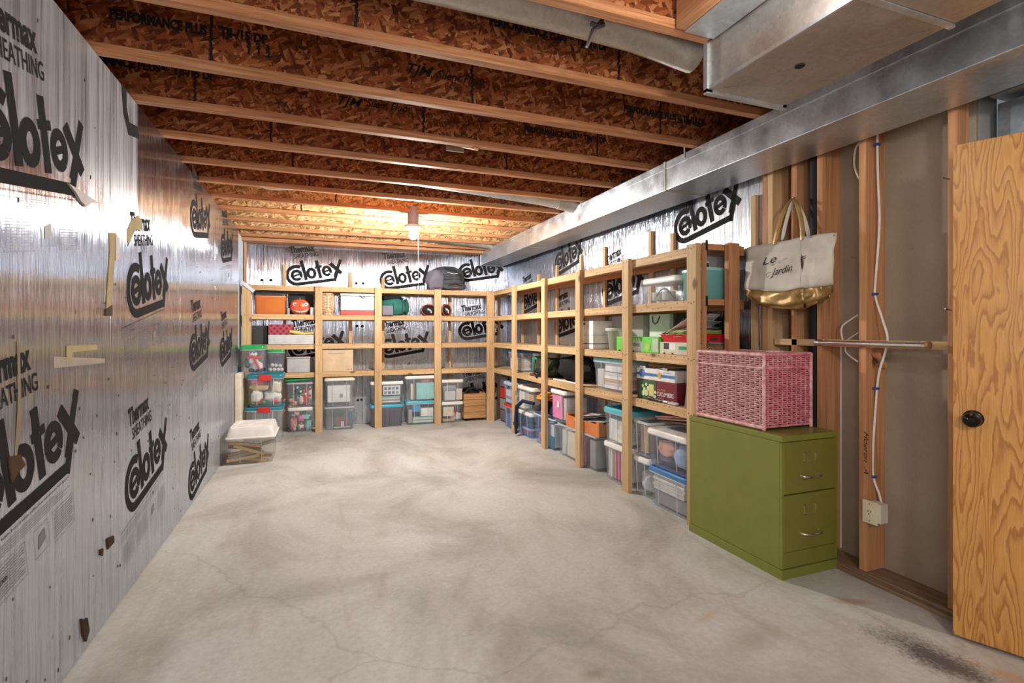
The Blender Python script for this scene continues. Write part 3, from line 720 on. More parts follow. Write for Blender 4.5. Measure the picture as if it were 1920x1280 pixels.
# chrome rod
rod = empty('clothes_rod', (2.585, 1.8, 1.205), 'chrome closet rod fixed along the blocking of the stud wall', 'rod')
ya, yb2 = PY(1536, 2.585), PY(1738, 2.585)
MB().tube([(2.585, yb2, 1.205), (2.585, ya, 1.205)], .0145, 18).build('rod', CHROME, rod, True)
MB().tube([(2.585, yb2 - .012, 1.205), (2.585, yb2, 1.205)], .0175, 18).build('end_cap', plain((.35, .18, .12), .5, .3, .4, 'rusty_cap'), rod, True)
MB().tube([(2.585, ya, 1.205), (2.585, ya + .02, 1.205)], .0175, 18).build('end_cap', STEEL, rod, True)
for y in (ya - .02, 1.815, yb2 + .05): bx('rod_bracket', 2.598, 2.61, y - .008, y + .008, 1.19, 1.222, STEEL, rod)
M = Matrix.Translation((2.68, 1.775, 1.12)) @ Matrix.Rotation(R(48), 4, 'Y'); MB().box(-.05, .05, -.018, .018, -.008, .008, .002, M).build('wood_wedge', STUD[2], wr)
for px, py, X in ((1606, 484, 2.61), (1780, 336, 2.60), (1785, 582, 2.60)):
    x, y, z = sp(px, py, X); MB().tube([(x, y, z), (x - .03, y + .01, z + .008)], .0025, 6).build('nail', STEEL, wr)

# galvanised duct seen over the door
od = empty('return_duct', (2.9, .9, 2.0), 'blue grey metal duct seen through the opening above the oak door', 'air duct')
bx('duct_section', 2.80, 3.2, .46, 1.35, 1.85, 2.27, galv('galvanised_bluish', (.46, .54, .60), .4), od, .004)
bx('duct_section', 2.74, 3.2, .46, 1.35, 2.29, 2.43, GALV_D, od, .004)

# ================================================================== DOOR
door = empty('oak_door', (2.745, .62, 0), 'open oak veneer door with a dark round knob at the right edge', 'door')
v0, v1 = Vector((2.452, 1.330)), Vector((2.745, .63)); dv = (v1 - v0); L = dv.length; dv /= L
az = math.atan2(dv.y, dv.x)
MD = Matrix.Translation((v0.x, v0.y, 0)) @ Matrix.Rotation(az, 4, 'Z')        # local x along the leaf, local y towards the stud wall
MB().box(0, L, 0, .035, .016, 2.035, .0015).build('door_leaf', OAK, None)
leaf = bpy.data.objects['door_leaf']; leaf.matrix_world = MD; leaf.parent = door; leaf.matrix_parent_inverse = Matrix.Translation(door.location).inverted(); leaf.matrix_basis = MD
KN = plain((.025, .018, .016), .28, .8, .5, 'oil_rubbed_bronze')
kx = .062; kz = .915
def dpart(mb, name, mat):
    mb.xf(MD); return mb.build(name, mat, door, True)
dpart(MB().lathe([(.0001, -.010), (.026, -.009), (.034, -.003), (.034, 0)], 24, (kx, 0, kz), 'y'), 'knob_rose', KN)
dpart(MB().lathe([(.0001, -.064), (.012, -.064), (.016, -.060), (.027, -.055), (.031, -.044), (.028, -.032), (.014, -.022), (.011, -.010), (.011, 0)], 24, (kx, 0, kz), 'y'), 'door_knob', KN)
dpart(MB().lathe([(.0001, .035), (.034, .035), (.034, .038), (.012, .045), (.012, .06), (.028, .07), (.028, .09), (.0001, .1)], 20, (kx, 0, kz), 'y'), 'door_knob', KN)
for z in (.25, 1.05, 1.8): dpart(MB().tube([(L, .04, z), (L, .04, z + .09)], .007, 8), 'hinge', STEEL)
# ================================================================== SHELVING
SH = (.748, 1.103, 1.473, 1.828)
YS = 6.84                      # front of the back unit
bu = empty('shelving_unit', (.7, YS, 0), 'pine shelving unit across the back wall with four open levels', 'shelving')
nails = MB()
def nail(x, y, z, face):
    s = .0035
    if face == 'y': nails.box(x - s, x + s, y - .0012, y, z - s, z + s)
    else: nails.box(x - .0012, x, y - s, y + s, z - s, z + s)
NAIL = plain((.06, .05, .045), .5, .4, .4, 'nail_heads')
bpx = [(456, 471), (591, 604.6), (702.7, 716), (815, 827.5), (913.5, 928)]
for i, (a, b) in enumerate(bpx):
    xa, xb = PX(a, YS), PX(b, YS)
    if i == 0: xa = -.86
    bx('post', xa, xb, YS, YS + .038, 0, SH[3] + .004, PINE[2], bu, .002)
    for z in SH:
        for k in (-.025, 0, .025): nail((xa + xb) / 2 + k, YS, z - .02 + abs(k) * .3, 'y')
bx('post', PX(925, YS), 2.30, YS - .038, YS - .001, 0, SH[3] + .004, PINE[2], bu, .002)
for z in SH:
    bx('rail', -.85, 2.30, YS + .039, YS + .077, z - .063, z, PINE[0], bu, .002)
    bx('rail', -.85, 2.62, 7.160, 7.198, z - .063, z, PINE[0], bu, .002)
    bx('shelf_board', -.86, 2.63, YS + .078, 7.158, z - .014, z - .001, PLY, bu)
    for i in range(34): nail(-.8 + i * .093 + random.uniform(-.02, .02), YS + .039, z - random.choice((.012, .014, .05)), 'y')
for a, b, zt in ((-.435, -.397, 2.13), (.375, .413, 2.06), (.805, .843, 2.0), (1.745, 1.783, SH[3]), (2.50, 2.538, SH[3])):
    bx('rear_post', a, b, 7.200, 7.238, 0, zt, PINE[2], bu, .002)
o = nails.build('nail_heads', NAIL, bu); o['kind'] = 'stuff'
# pale offcut hanging on the left end
M = Matrix.Translation((-.80, YS - .008, 1.80)) @ Matrix.Rotation(R(40), 4, 'Y'); MB().box(-.09, .09, -.005, .005, -.02, .02, .001, M).build('tin_brace', plain((.72, .74, .80), .3, .6, .4, 'bright_tin'), bu)

XS = 2.26
ru = empty('shelving_unit', (XS, 4.5, 0), 'pine shelving unit along the right wall, ending at the green file cabinet', 'shelving')
nails = MB()
PYS = [6.0, 5.08, 4.295, 3.500, 2.735]                 # far edges of the posts
PN = [PY(966 - 2, XS), PY(1021, XS), PY(1087, XS), PY(1178, XS), PY(1305, XS)]
for yn in PN:
    bx('post', XS, XS + .038, yn, yn + .089, 0, SH[3] + .006, PINE[2], ru, .002)
    for z in SH:
        for k in (-.025, 0, .025): nail(XS, yn + .045 + k, z - .025 + abs(k) * .3, 'x')
RX = XS + .039
for z in SH:
    bx('rail', RX, RX + .038, PN[4] + .002, 6.80, z - .063, z, PINE[1], ru, .002)
    bx('rail', 2.60, 2.638, PN[4] - .02, 6.80, z - .063, z, STUD[1], ru, .002)
    bx('shelf_board', RX + .039, 2.598, PN[4] + .002, 6.82, z - .014, z - .001, PLY, ru)
    bx('end_rail', RX, 2.60, PN[4] - .036, PN[4] - .001, z - .038, z, STUD[0], ru, .002)
    for i in range(60): nail(RX, 2.75 + i * .067 + random.uniform(-.012, .012), z - random.choice((.012, .014, .045)), 'x')
bx('end_post', 2.452, 2.541, PN[4] - .080, PN[4] - .042, 0, SH[3] + .006, STUD[2], ru, .002)
bx('end_post', 2.300, 2.312, PN[4] - .039, PN[4] - .002, 0, SH[3] + .006, STUD[2], ru, .002)
for z in SH[2:]: bx('paint_mark', 2.3005, 2.318, PN[4] - .0425, PN[4] - .0415, z - .045, z + .02, INK, ru)
for y, zt in ((5.50, 2.05), (4.90, 2.09), (4.41, 2.1), (3.66, 2.12), (3.37, 2.05), (2.55, 2.15), (6.6, SH[3]), (6.05, 2.0)):
    bx('rear_post', 2.6395, 2.667, y - .019, y + .019, 0, zt, PINE[2], ru, .002)
o = nails.build('nail_heads', NAIL, ru); o['kind'] = 'stuff'

# ================================================================== FILE CABINET
OLIVE = plain((.205, .215, .035), .38, 0, .5, 'olive_enamel', .06); OLV2 = plain((.19, .185, .035), .38, 0, .5, 'olive_enamel_front', .06)
fx0, fx1, fy0, fy1 = 2.205, 2.598, 1.945, 2.640
fc = empty('file_cabinet', (2.4, 2.3, 0), 'olive green two drawer steel file cabinet on the floor under the pink hamper', 'cabinet')
bx('body', fx0, fx1, fy0 + .016, fy1, .05, .700, OLIVE, fc, .004)
bx('top_panel', fx0 - .003, fx1 + .003, fy0 - .002, fy1, .701, .732, OLIVE, fc, .004)
bx('plinth', fx0 - .004, fx1 + .004, fy0 - .004, fy1, .0, .049, OLIVE, fc, .003)
bx('kick_panel', fx0 + .012, fx1 - .012, fy0, fy0 + .0155, .054, .134, OLV2, fc, .002)
for z0, z1 in ((.137, .425), (.433, .698)):
    d = bx('drawer', fx0 + .012, fx1 - .012, fy0 - .002, fy0 + .0155, z0, z1, OLV2, fc, .003)
    cx = (fx0 + fx1) / 2 - .002
    lz = z1 - .085; 
    f_ = MB()
    f_.box(cx - .042, cx - .038, fy0 - .006, fy0 - .002, lz - .026, lz + .026); f_.box(cx + .038, cx + .042, fy0 - .006, fy0 - .002, lz - .026, lz + .026)
    f_.box(cx - .042, cx + .042, fy0 - .006, fy0 - .002, lz + .022, lz + .026); f_.box(cx - .042, cx + .042, fy0 - .006, fy0 - .002, lz - .026, lz - .022)
    f_.build('label_holder', CHROME, d)
    hz = z0 + .085 if z0 < .3 else z0 + .085
    MB().tube([(cx - .068, fy0, hz + .003), (cx - .064, fy0 - .020, hz), (cx - .04, fy0 - .032, hz), (cx, fy0 - .036, hz), (cx + .04, fy0 - .032, hz), (cx + .064, fy0 - .020, hz), (cx + .068, fy0, hz + .003)], [.006, .006, .0055, .0055, .0055, .006, .006], 10).build('handle', CHROME, d, True)
bx('front_frame', fx1 - .0115, fx1, fy0 - .001, fy0 + .0155, .054, .698, OLIVE, fc)
bx('front_frame', fx0, fx0 + .0115, fy0 - .001, fy0 + .0155, .054, .698, OLIVE, fc)

# ================================================================== PINK WICKER HAMPER
def wick(name, c1, c2):
    m, t, b = nt(name); setp(b, rough=.45, spec=.4)
    n = noise(t, coords(t), 30, 4, .7); f = noise(t, coords(t), 5, 3)
    c = ramp(t, n, [(.3, c1), (.55, c2), (.75, (.86, .66, .62))])
    t.links.new(c, b.inputs['Base Color']); return m
WK = wick('pink_wicker', (.46, .18, .17), (.76, .44, .42)); WK2 = wick('pink_wicker_end', (.55, .13, .17), (.80, .30, .35))
hx0, hx1, hy0, hy1, hz0, hz1, hzl = 2.235, 2.580, 2.085, 2.60, .735, 1.145, 1.065
hm = empty('wicker_hamper', (2.4, 2.35, hz0), 'pink wicker hamper with a hinged lid on top of the green file cabinet', 'basket')
def weave(p0, p1, z0, z1, out, step=.0118, wave=.034, r=.0046):
    """strands woven in and out of upright stakes along the line p0-p1"""
    p0, p1, out = Vector(p0), Vector(p1), Vector(out); d = p1 - p0; L = d.length; mb = MB()
    k = max(2, int(L / wave)); z = z0 + r; row = 0
    while z < z1:
        band = int((z - z0) / .05)
        pts = []
        for i in range(k * 2 + 1):
            u = i / (k * 2); ph = 1 if (i + (0 if row % 2 else 2)) % 4 < 2 else -1
            pts.append(p0 + d * u + out * (.0055 * ph) + Vector((0, 0, z + random.uniform(-.0008, .0008))))
        mb.tube(pts, r, 4, False); z += step; row += 1
    for i in range(k + 1):
        q = p0 + d * (i / k); mb.tube([q + Vector((0, 0, z0)), q + Vector((0, 0, z1))], .0034, 5, False)
    return mb
def side(name, p0, p1, z0, z1, out, mat):
    o = weave(p0, p1, z0, z1, out).build(name, mat, hm, True); o['kind'] = 'stuff'; return o
for z0, z1 in ((hz0 + .012, hzl), (hzl + .010, hz1 - .008)):
    n_ = 'woven_side' if z0 < .9 else 'woven_lid_side'
    side(n_, (hx0 + .006, hy0, 0), (hx0 + .006, hy1, 0), z0, z1, (-1, 0, 0), WK)
    side(n_, (hx0, hy0 + .006, 0), (hx1, hy0 + .006, 0), z0, z1, (0, -1, 0), WK2)
    side(n_, (hx1 - .006, hy0, 0), (hx1 - .006, hy1, 0), z0, z1, (1, 0, 0), WK)
    side(n_, (hx0, hy1 - .006, 0), (hx1, hy1 - .006, 0), z0, z1, (0, 1, 0), WK2)
bx('inner_shade_box', hx0 + .014, hx1 - .014, hy0 + .014, hy1 - .014, hz0 + .01, hz1 - .012, plain((.10, .035, .035), .9, 0, .1, 'weave_gap_shade'), hm)  # added dark box, stands in for the shade behind the weave
mb = MB(); z = hx0
while z < hx1 - .004:
    mb.tube([(z + .004, hy0, hz1 - .006 + .002 * math.sin(z * 900)), (z + .004, hy1, hz1 - .006)], .0046, 5, False); z += .0082
o = mb.build('woven_lid_top', WK, hm, True); o['kind'] = 'stuff'
def roll(a, b, r, name='rim_roll', mat=WK):
    a, b = Vector(a), Vector(b); n = int((b - a).length / .006); pts, rr = [], []
    for i in range(n + 1): pts.append(a + (b - a) * i / n); rr.append(r * (1 + .10 * (i % 2)))
    MB().tube(pts, rr, 9).build(name, mat, hm, True)
roll((hx0, hy0, hz1 - .004), (hx0, hy1, hz1 - .004), .011); roll((hx0, hy0, hz1 - .004), (hx1, hy0, hz1 - .004), .008, mat=WK2)
roll((hx1, hy0, hz1 - .004), (hx1, hy1, hz1 - .004), .010); roll((hx0, hy1, hz1 - .004), (hx1, hy1, hz1 - .004), .008)
roll((hx0, hy0, hz0 + .012), (hx0, hy1, hz0 + .012), .012); roll((hx0, hy0, hz0 + .016), (hx1, hy0, hz0 + .016), .006, mat=WK2)
roll((hx0, hy0, hzl + .004), (hx0, hy1, hzl + .004), .006); roll((hx0, hy0, hzl + .004), (hx1, hy0, hzl + .004), .006, mat=WK2)
for x, y in ((hx0, hy0), (hx1, hy0), (hx0, hy1), (hx1, hy1)): roll((x, y, hz0 - .001), (x, y, hz1), .009, 'corner_post')

# ================================================================== TOTE BAG
CANV = fabric('canvas', (.60, .555, .49), 320, .9, .35)
m, t, b = nt('gold_vinyl'); setp(b, (.42, .25, .07), .42, .35); n = noise(t, coords(t), 9, 3); t.links.new(ramp(t, n, [(.3, (.20, .11, .03)), (.7, (.50, .33, .12))]), b.inputs['Base Color']); bump(t, b, n, .4, .02); GOLD = m
tb = empty('tote_bag', (2.55, 2.2, 2.04), 'cream canvas tote bag with gold base and handles hanging from the studs', 'bag')
def bagpt(px, py, X): y = PY(px, X); return Vector((X, y, PZ(py, X, y)))
def sheet(name, rows, mat, fold=.006, seed=0, parent=tb, sub=6, back=None):
    """rows: list of rows of (px, py, X) control points -> bilinear sheet with gentle folds"""
    G = [[bagpt(*p) for p in r] for r in rows]; nr, nc = len(G), len(G[0]); rnd = random.Random(seed); ph = [rnd.uniform(0, 6) for _ in range(4)]
    vs = []; W = (nc - 1) * sub + 1; Hh = (nr - 1) * sub + 1
    for i in range(Hh):
        a, u = divmod(i, sub); u /= sub
        if a == nr - 1: a, u = a - 1, 1
        for j in range(W):
            c, v = divmod(j, sub); v /= sub
            if c == nc - 1: c, v = c - 1, 1
            p = (G[a][c] * (1 - v) + G[a][c + 1] * v) * (1 - u) + (G[a + 1][c] * (1 - v) + G[a + 1][c + 1] * v) * u
            s, q = i / (Hh - 1), j / (W - 1)
            k = fold * (math.sin(9 * q - 5 * s + ph[0]) * .6 + math.sin(17 * q + 8 * s + ph[1]) * .35 + math.sin(5 * s * 3 + 6 * q + ph[2]) * .4)
            vs.append(p + Vector((-k, 0, 0)))
    fs = [(i * W + j, i * W + j + 1, (i + 1) * W + j + 1, (i + 1) * W + j) for i in range(Hh - 1) for j in range(W - 1)]
    o = mesh(name, vs, fs, mat, None, True); rel(o, parent)
    md = o.modifiers.new('thickness', 'SOLIDIFY'); md.thickness = .0025
    return o
fr = sheet('front_panel', [[(1400, 465, 2.52), (1432, 459, 2.50), (1470, 452, 2.49), (1505, 444, 2.49)], [(1399, 500, 2.50), (1432, 496, 2.47), (1470, 492, 2.46), (1502, 488, 2.47)], [(1397, 541, 2.50), (1430, 545, 2.46), (1468, 547, 2.45), (1503, 541, 2.47)]], CANV, .006, 2)
sheet('front_base', [[(1397, 541, 2.50), (1430, 545, 2.458), (1468, 547, 2.448), (1507, 538, 2.465)], [(1402, 557, 2.49), (1430, 566, 2.45), (1468, 571, 2.44), (1508, 565, 2.46)], [(1410, 564, 2.52), (1432, 574, 2.50), (1468, 579, 2.48), (1509, 580, 2.48)]], GOLD, .010, 3)
sheet('side_panel', [[(1505, 444, 2.49), (1530, 440, 2.50), (1568, 436, 2.55)], [(1502, 488, 2.47), (1532, 486, 2.48), (1565, 480, 2.55)], [(1503, 541, 2.47), (1534, 538, 2.49), (1561, 534, 2.55)]], CANV, .009, 4)
sheet('side_base', [[(1503, 541, 2.465), (1530, 538, 2.475), (1561, 534, 2.545)], [(1507, 562, 2.46), (1532, 560, 2.47), (1558, 550, 2.54)], [(1509, 580, 2.48), (1530, 570, 2.50), (1552, 560, 2.55)]], GOLD, .012, 5)
sheet('back_panel', [[(1404, 463, 2.585), (1480, 450, 2.595), (1562, 436, 2.59)], [(1402, 545, 2.59), (1480, 550, 2.598), (1556, 556, 2.59)]], CANV, .002, 6)
for (pts, wd_) in (([(1451, 460, 2.485), (1456, 435, 2.485), (1466, 400, 2.51), (1480, 376, 2.57), (1487, 371, 2.60)], .034),
            ([(1503, 452, 2.48), (1505, 430, 2.485), (1500, 400, 2.51), (1492, 376, 2.57), (1486, 371, 2.60)], .034),
            ([(1466, 452, 2.575), (1472, 420, 2.58), (1482, 385, 2.598), (1486, 373, 2.603)], .030), ([(1516, 445, 2.575), (1512, 420, 2.58), (1500, 390, 2.598), (1489, 373, 2.603)], .030)):
    P = [bagpt(*p) for p in pts]; vs = []
    for i, p in enumerate(P):
        wv = wd_ * (1 if i < len(P) - 1 else .4); vs += [p + Vector((0, wv / 2, 0)), p + Vector((-.004, 0, 0)), p - Vector((0, wv / 2, 0))]
    fs = [(3 * i + c, 3 * i + c + 1, 3 * i + c + 4, 3 * i + c + 3) for i in range(len(P) - 1) for c in (0, 1)]
    o = mesh('handle', vs, fs, GOLD if pts[0][2] < 2.5 else CANV, None, True); rel(o, tb); md = o.modifiers.new('thickness', 'SOLIDIFY'); md.thickness = .004
    md = o.modifiers.new('smooth', 'SUBSURF'); md.levels = md.render_levels = 2
for s, px, py, h, wpx, sh_ in (('Le', 1428, 498, .042, 1455, .35), ('Jardin', 1447, 517, .040, 1490, .55), ('es', 1501, 487, .026, 1511, .4)):
    X = 2.440 if px < 1500 else 2.455; y = PY(px, X); z = PZ(py, X, y)
    lettering(s, 'lettering', INK, (X, y, z), '-x', tb, h, 6, .004, sh_, y - PY(wpx, X))
cv = MB(); P = []
for i in range(40):
    a = i / 39 * 1.7 * math.pi; P.append((2.441, PY(1440, 2.44) - .018 * math.cos(a) * (1 - i / 80), PZ(515, 2.44, PY(1440, 2.44)) + .013 * math.sin(a + .6)))
cv.tube(P, .0012, 5); cv.build('flourish', INK, tb)
MB().tube([(2.60, bagpt(1486, 372, 2.6).y, bagpt(1486, 372, 2.6).z + .004), (2.62, bagpt(1486, 372, 2.6).y, bagpt(1486, 372, 2.6).z + .004)], .005, 8).build('nail', STEEL, tb)
for px, py, X in ((1563, 442, 2.545), (1541, 540, 2.47)): x, y, z = bagpt(px, py, X); MB().lathe([(.0001, -.004), (.006, -.002), (.006, .002)], 10, (x, y, z), 'x').build('rivet', STEEL, tb)
# ================================================================== STORED THINGS
COL = dict(white=(.80, .79, .75), cream=(.74, .68, .54), tan=(.56, .40, .24), brown=(.26, .13, .07), dark=(.05, .05, .055), black=(.018, .018, .02), grey=(.34, .34, .35),
           silver=(.60, .60, .60), red=(.60, .035, .03), pink=(.80, .22, .46), rose=(.70, .30, .30), orange=(.78, .26, .05), yellow=(.80, .55, .14), green=(.02, .34, .10), lime=(.18, .62, .10),
           teal=(.015, .20, .26), aqua=(.28, .60, .60), turquoise=(.10, .46, .56), blue=(.06, .20, .46), navy=(.02, .035, .10), paleblue=(.45, .58, .78), forest=(.03, .15, .13),
           maroon=(.20, .03, .04), purple=(.28, .16, .30), smoke=(.17, .16, .20), gold=(.50, .33, .12), manila=(.72, .55, .30))
def cm(c, rough=.5): return plain(COL[c] if isinstance(c, str) else c, rough, 0, .4, (c if isinstance(c, str) else 'tinted') + '_surface')
def clr(c, solid=.3): return clear(COL[c] if isinstance(c, str) else c, solid)

def tote(label, x0, x1, y0, y1, z0, z1, tint=(.80, .85, .90), lid='white', solid=.28, latch=None, face='-y', name='storage_bin', cat='storage bin', lidh=.026, taper=.90, openlid=False, rim=None, group=None, ribs=2, R_=0):
    cx, cy = (x0 + x1) / 2, (y0 + y1) / 2; hx, hy = (x1 - x0) / 2, (y1 - y0) / 2
    t_ = empty(name, (cx, cy, z0), label, cat, group)
    zt = z1 - (lidh if lid else 0); h = zt - z0; r = .035
    m = clr(tint, solid * .62 if solid < .5 else solid)
    MB().loft(cx, cy, [(z0 + .012, hx * taper * .90, hy * taper * .90, r), (z0, hx * taper * .93, hy * taper * .93, r), (z0 + .014, hx * taper, hy * taper, r), (z0 + h * .72, hx * (taper * .32 + .64), hy * (taper * .32 + .64), r),
                       (z0 + h * .74, hx * .955, hy * .955, r), (zt - .014, hx * .965, hy * .965, r)], 4, True, False).build('body', m, t_, True)
    MB().loft(cx, cy, [(zt - .018, hx * .965, hy * .965, r), (zt - .018, hx * .995, hy * .995, r), (zt, hx * .995, hy * .995, r), (zt, hx * .955, hy * .955, r)], 4, False, False).build('rim', cm(rim, .35) if rim else clr(tint, min(1, solid + .35)), t_, True)
    if lid:
        MB().loft(cx, cy, [(zt - .010, hx, hy, r), (zt + .006, hx * 1.0, hy * 1.0, r), (zt + lidh * .8, hx * .985, hy * .985, r), (zt + lidh, hx * .95, hy * .95, r), (zt + lidh, hx * .90, hy * .90, r), (zt + lidh * .55, hx * .87, hy * .87, r)], 4, True, True).build('lid', cm(lid, .35) if isinstance(lid, (str, tuple)) else lid, t_, True)
    for k in range(ribs):
        u = -.45 + .9 * k / max(1, ribs - 1); mb = MB()
        if face == '-y': mb.tube([(cx + u * hx, cy - hy * taper * 1.0, z0 + .02), (cx + u * hx, cy - hy * .962, zt - .02)], .0028, 5)
        else: mb.tube([(cx - hx * taper * 1.0, cy + u * hy, z0 + .02), (cx - hx * .962, cy + u * hy, zt - .02)], .0028, 5)
        mb.build('rib', clr(tint, .75), t_)
    if latch:
        wd = .065
        if face == '-y': MB().box(cx - wd, cx + wd, y0 - .012, y0 + .004, zt - .035, zt + lidh * .9, .004).build('latch', cm(latch, .4), t_)
        else: MB().box(x0 - .012, x0 + .004, cy - wd, cy + wd, zt - .035, zt + lidh * .9, .004).build('latch', cm(latch, .4), t_)
    t_['_'] = 0; del t_['_']
    return dict(o=t_, x0=x0 + hx * .13, x1=x1 - hx * .13, y0=y0 + hy * .13, y1=y1 - hy * .13, z0=z0 + .02, z1=zt - .01, face=face, label=label)

def thing(kind, name, label, cat, x0, x1, y0, y1, z0, z1, col, group=None, seed=0, rough=.6, extra=None):
    c = COL[col] if isinstance(col, str) else col
    m = cm(col, rough); cx, cy, cz = (x0 + x1) / 2, (y0 + y1) / 2, (z0 + z1) / 2
    mb = MB(); sm = False
    if kind == 'box': mb.box(x0, x1, y0, y1, z0, z1, min(.004, (z1 - z0) * .2, (x1 - x0) * .2))
    elif kind == 'ball': r = min(x1 - x0, z1 - z0, y1 - y0) / 2; mb.lathe([(max(.0001, r * math.sin(a * math.pi / 10)), r - r * math.cos(a * math.pi / 10)) for a in range(11)], 16, (cx, cy, z0)); sm = True
    elif kind == 'bundle': mb.blob((cx, cy, cz), ((x1 - x0) / 2, (y1 - y0) / 2, (z1 - z0) / 2), .22, seed, 18, 12); sm = True; m = fabric('cloth_' + (col if isinstance(col, str) else 'mixed'), c, 120)
    elif kind == 'can': r = min(x1 - x0, y1 - y0) / 2; mb.lathe([(.0001, z0), (r * .95, z0), (r, z0 + .006), (r, z1 - .006), (r * .95, z1), (.0001, z1)], 18, (cx, cy, 0)); sm = True
    o = mb.build(name, m, None, sm)
    return tag(o, label, cat, group)

def books(b, label, n, u0, u1, h0, h1, cols, group, name='book', cat='book', depth=.6):
    """flat stacked books or papers just behind the front of a bin"""
    X0, X1, Y0, Y1 = b['x0'], b['x1'], b['y0'], b['y1']; hh = b['z1'] - b['z0']; rnd = random.Random(n * 7 + int(u0 * 100))
    if b['face'] == '-y': x0, x1 = X0 + (X1 - X0) * u0, X0 + (X1 - X0) * u1; y0, y1 = Y0, Y0 + (Y1 - Y0) * depth
    else: y1, y0 = Y1 - (Y1 - Y0) * u0, Y1 - (Y1 - Y0) * u1; x0, x1 = X0, X0 + (X1 - X0) * depth
    z = b['z0'] + hh * h0; th = hh * (h1 - h0) / n
    for i in range(n):
        j, k = rnd.uniform(-.006, .006), rnd.uniform(0, .012)
        o = MB().box(x0 + j, x1 + j, y0 + k, y1 - k, z + .0005, z + th - .001, min(.0015, th * .2)).build(name, cm(cols[i % len(cols)]), None)
        tag(o, label, cat, group if n > 1 else None); z += th
def put(b, kind, name, label, cat, u0, u1, h0, h1, col, d0=0, d1=.6, group=None, seed=0):
    X0, X1, Y0, Y1 = b['x0'], b['x1'], b['y0'], b['y1']; hh = b['z1'] - b['z0']
    if b['face'] == '-y': x0, x1 = X0 + (X1 - X0) * u0, X0 + (X1 - X0) * u1; y0, y1 = Y0 + (Y1 - Y0) * d0, Y0 + (Y1 - Y0) * d1
    else: y1, y0 = Y1 - (Y1 - Y0) * u0, Y1 - (Y1 - Y0) * u1; x0, x1 = X0 + (X1 - X0) * d0, X0 + (X1 - X0) * d1
    return thing(kind, name, label, cat, x0, x1, y0, y1, b['z0'] + hh * h0, b['z0'] + hh * h1, col, group, seed)

def onto(o, parent):               # a print or sticker is a part of what it is stuck to
    for k in ('label', 'category', 'group'):
        if k in o: del o[k]
    return rel(o, parent)

# ---------------- back wall unit
YF = 6.90
bxr = lambda a, b, Y=YF: (PX(a, Y), PX(b, Y))
zt_ = lambda py, px, Y=YF: PZ(py, PX(px, Y), Y)
e = .001
# level above: hiking pack
x0, x1 = bxr(803, 874, 6.86)
pk = empty('duffel_pack', ((x0 + x1) / 2, 7.0, SH[3]), 'dark grey travel pack lying on top of the back shelving by the corner', 'bag')
DG = fabric('grey_nylon', (.075, .075, .085), 200, .7); DG2 = fabric('violet_grey_nylon', (.16, .145, .185), 200, .6)
MB().blob(((x0 + x1) / 2 + .02, 7.0, SH[3] + .165), ((x1 - x0) / 2, .16, .165), .10, 4, 28, 18, SH[3] + .002).build('pack_body', DG, pk, True)
MB().blob((x0 + .11, 6.90, SH[3] + .14), (.13, .085, .135), .16, 9, 20, 14, SH[3] + .002).build('side_pocket', DG2, pk, True)
MB().blob(((x0 + x1) / 2 + .10, 6.865, SH[3] + .055), (.17, .045, .05), .10, 2, 20, 12, SH[3] + .002).build('front_pocket', DG, pk, True)
MB().tube([((x0 + x1) / 2, 6.83, SH[3] + .06), ((x0 + x1) / 2 + .10, 6.81, SH[3] + .085), ((x0 + x1) / 2 + .2, 6.83, SH[3] + .06)], .009, 8).build('grab_handle', cm('black'), pk, True)
MB().tube([(x0 + .22, 6.86, SH[3] + .30), (x0 + .34, 6.82, SH[3] + .27), (x0 + .44, 6.84, SH[3] + .22), (x0 + .46, 6.87, SH[3] + .12)], .010, 7).build('strap', cm('black'), pk, True)
MB().tube([(x0 + .26, 6.84, SH[3] + .24), (x0 + .34, 6.815, SH[3] + .22), (x0 + .40, 6.82, SH[3] + .23)], .004, 6).build('cord', cm('silver'), pk, True)
for q in range(4): MB().tube([(x0 + .20, 6.845, SH[3] + .14 + q * .022), (x0 + .46, 6.845, SH[3] + .15 + q * .022)], .004, 5).build('webbing', cm('black'), pk, True)
MB().box((x0 + x1) / 2 + .07, (x0 + x1) / 2 + .14, 6.815, 6.825, SH[3] + .03, SH[3] + .04).build('red_tag', cm('red'), pk)

# level 3 (z 1.47)
x0, x1 = bxr(475, 537); b = tote('orange translucent bin with a dark lid on the top level, back left corner', x0, x1, YF, 7.14, SH[2] + e, zt_(549, 505), (.85, .25, .06), 'dark', .72, ribs=0, taper=.93)
put(b, 'box', 'yellow_board', 'yellow board inside the orange translucent bin', 'board', .35, .9, .1, .8, 'yellow', .2, .4)
x0, x1 = bxr(543, 580); cx = (x0 + x1) / 2; zz = SH[2] + e; hh = zt_(560, 560) - zz
jl = empty('pumpkin_head', (cx, 6.98, zz), 'orange grinning pumpkin head with painted eyes on the top back level', 'decoration')
mb = MB(); n_, m_ = 28, 14; vs = []
for i in range(m_ + 1):
    th = math.pi * i / m_
    for j in range(n_):
        a = 2 * math.pi * j / n_; k = 1 + .03 * math.cos(9 * a); rr = (x1 - x0) / 2 * math.sin(th) ** .75 * k if 0 < i < m_ else .0005
        vs.append((cx + rr * math.cos(a), 6.98 + rr * .62 * math.sin(a), zz + hh / 2 - hh / 2 * math.cos(th) * 1.0))
mb.add(vs, [(i * n_ + j, i * n_ + (j + 1) % n_, (i + 1) * n_ + (j + 1) % n_, (i + 1) * n_ + j) for i in range(m_) for j in range(n_)])
mb.build('head', cm((.74, .13, .05), .3), jl, True)
yf = 6.98 - (x1 - x0) / 2 * .62
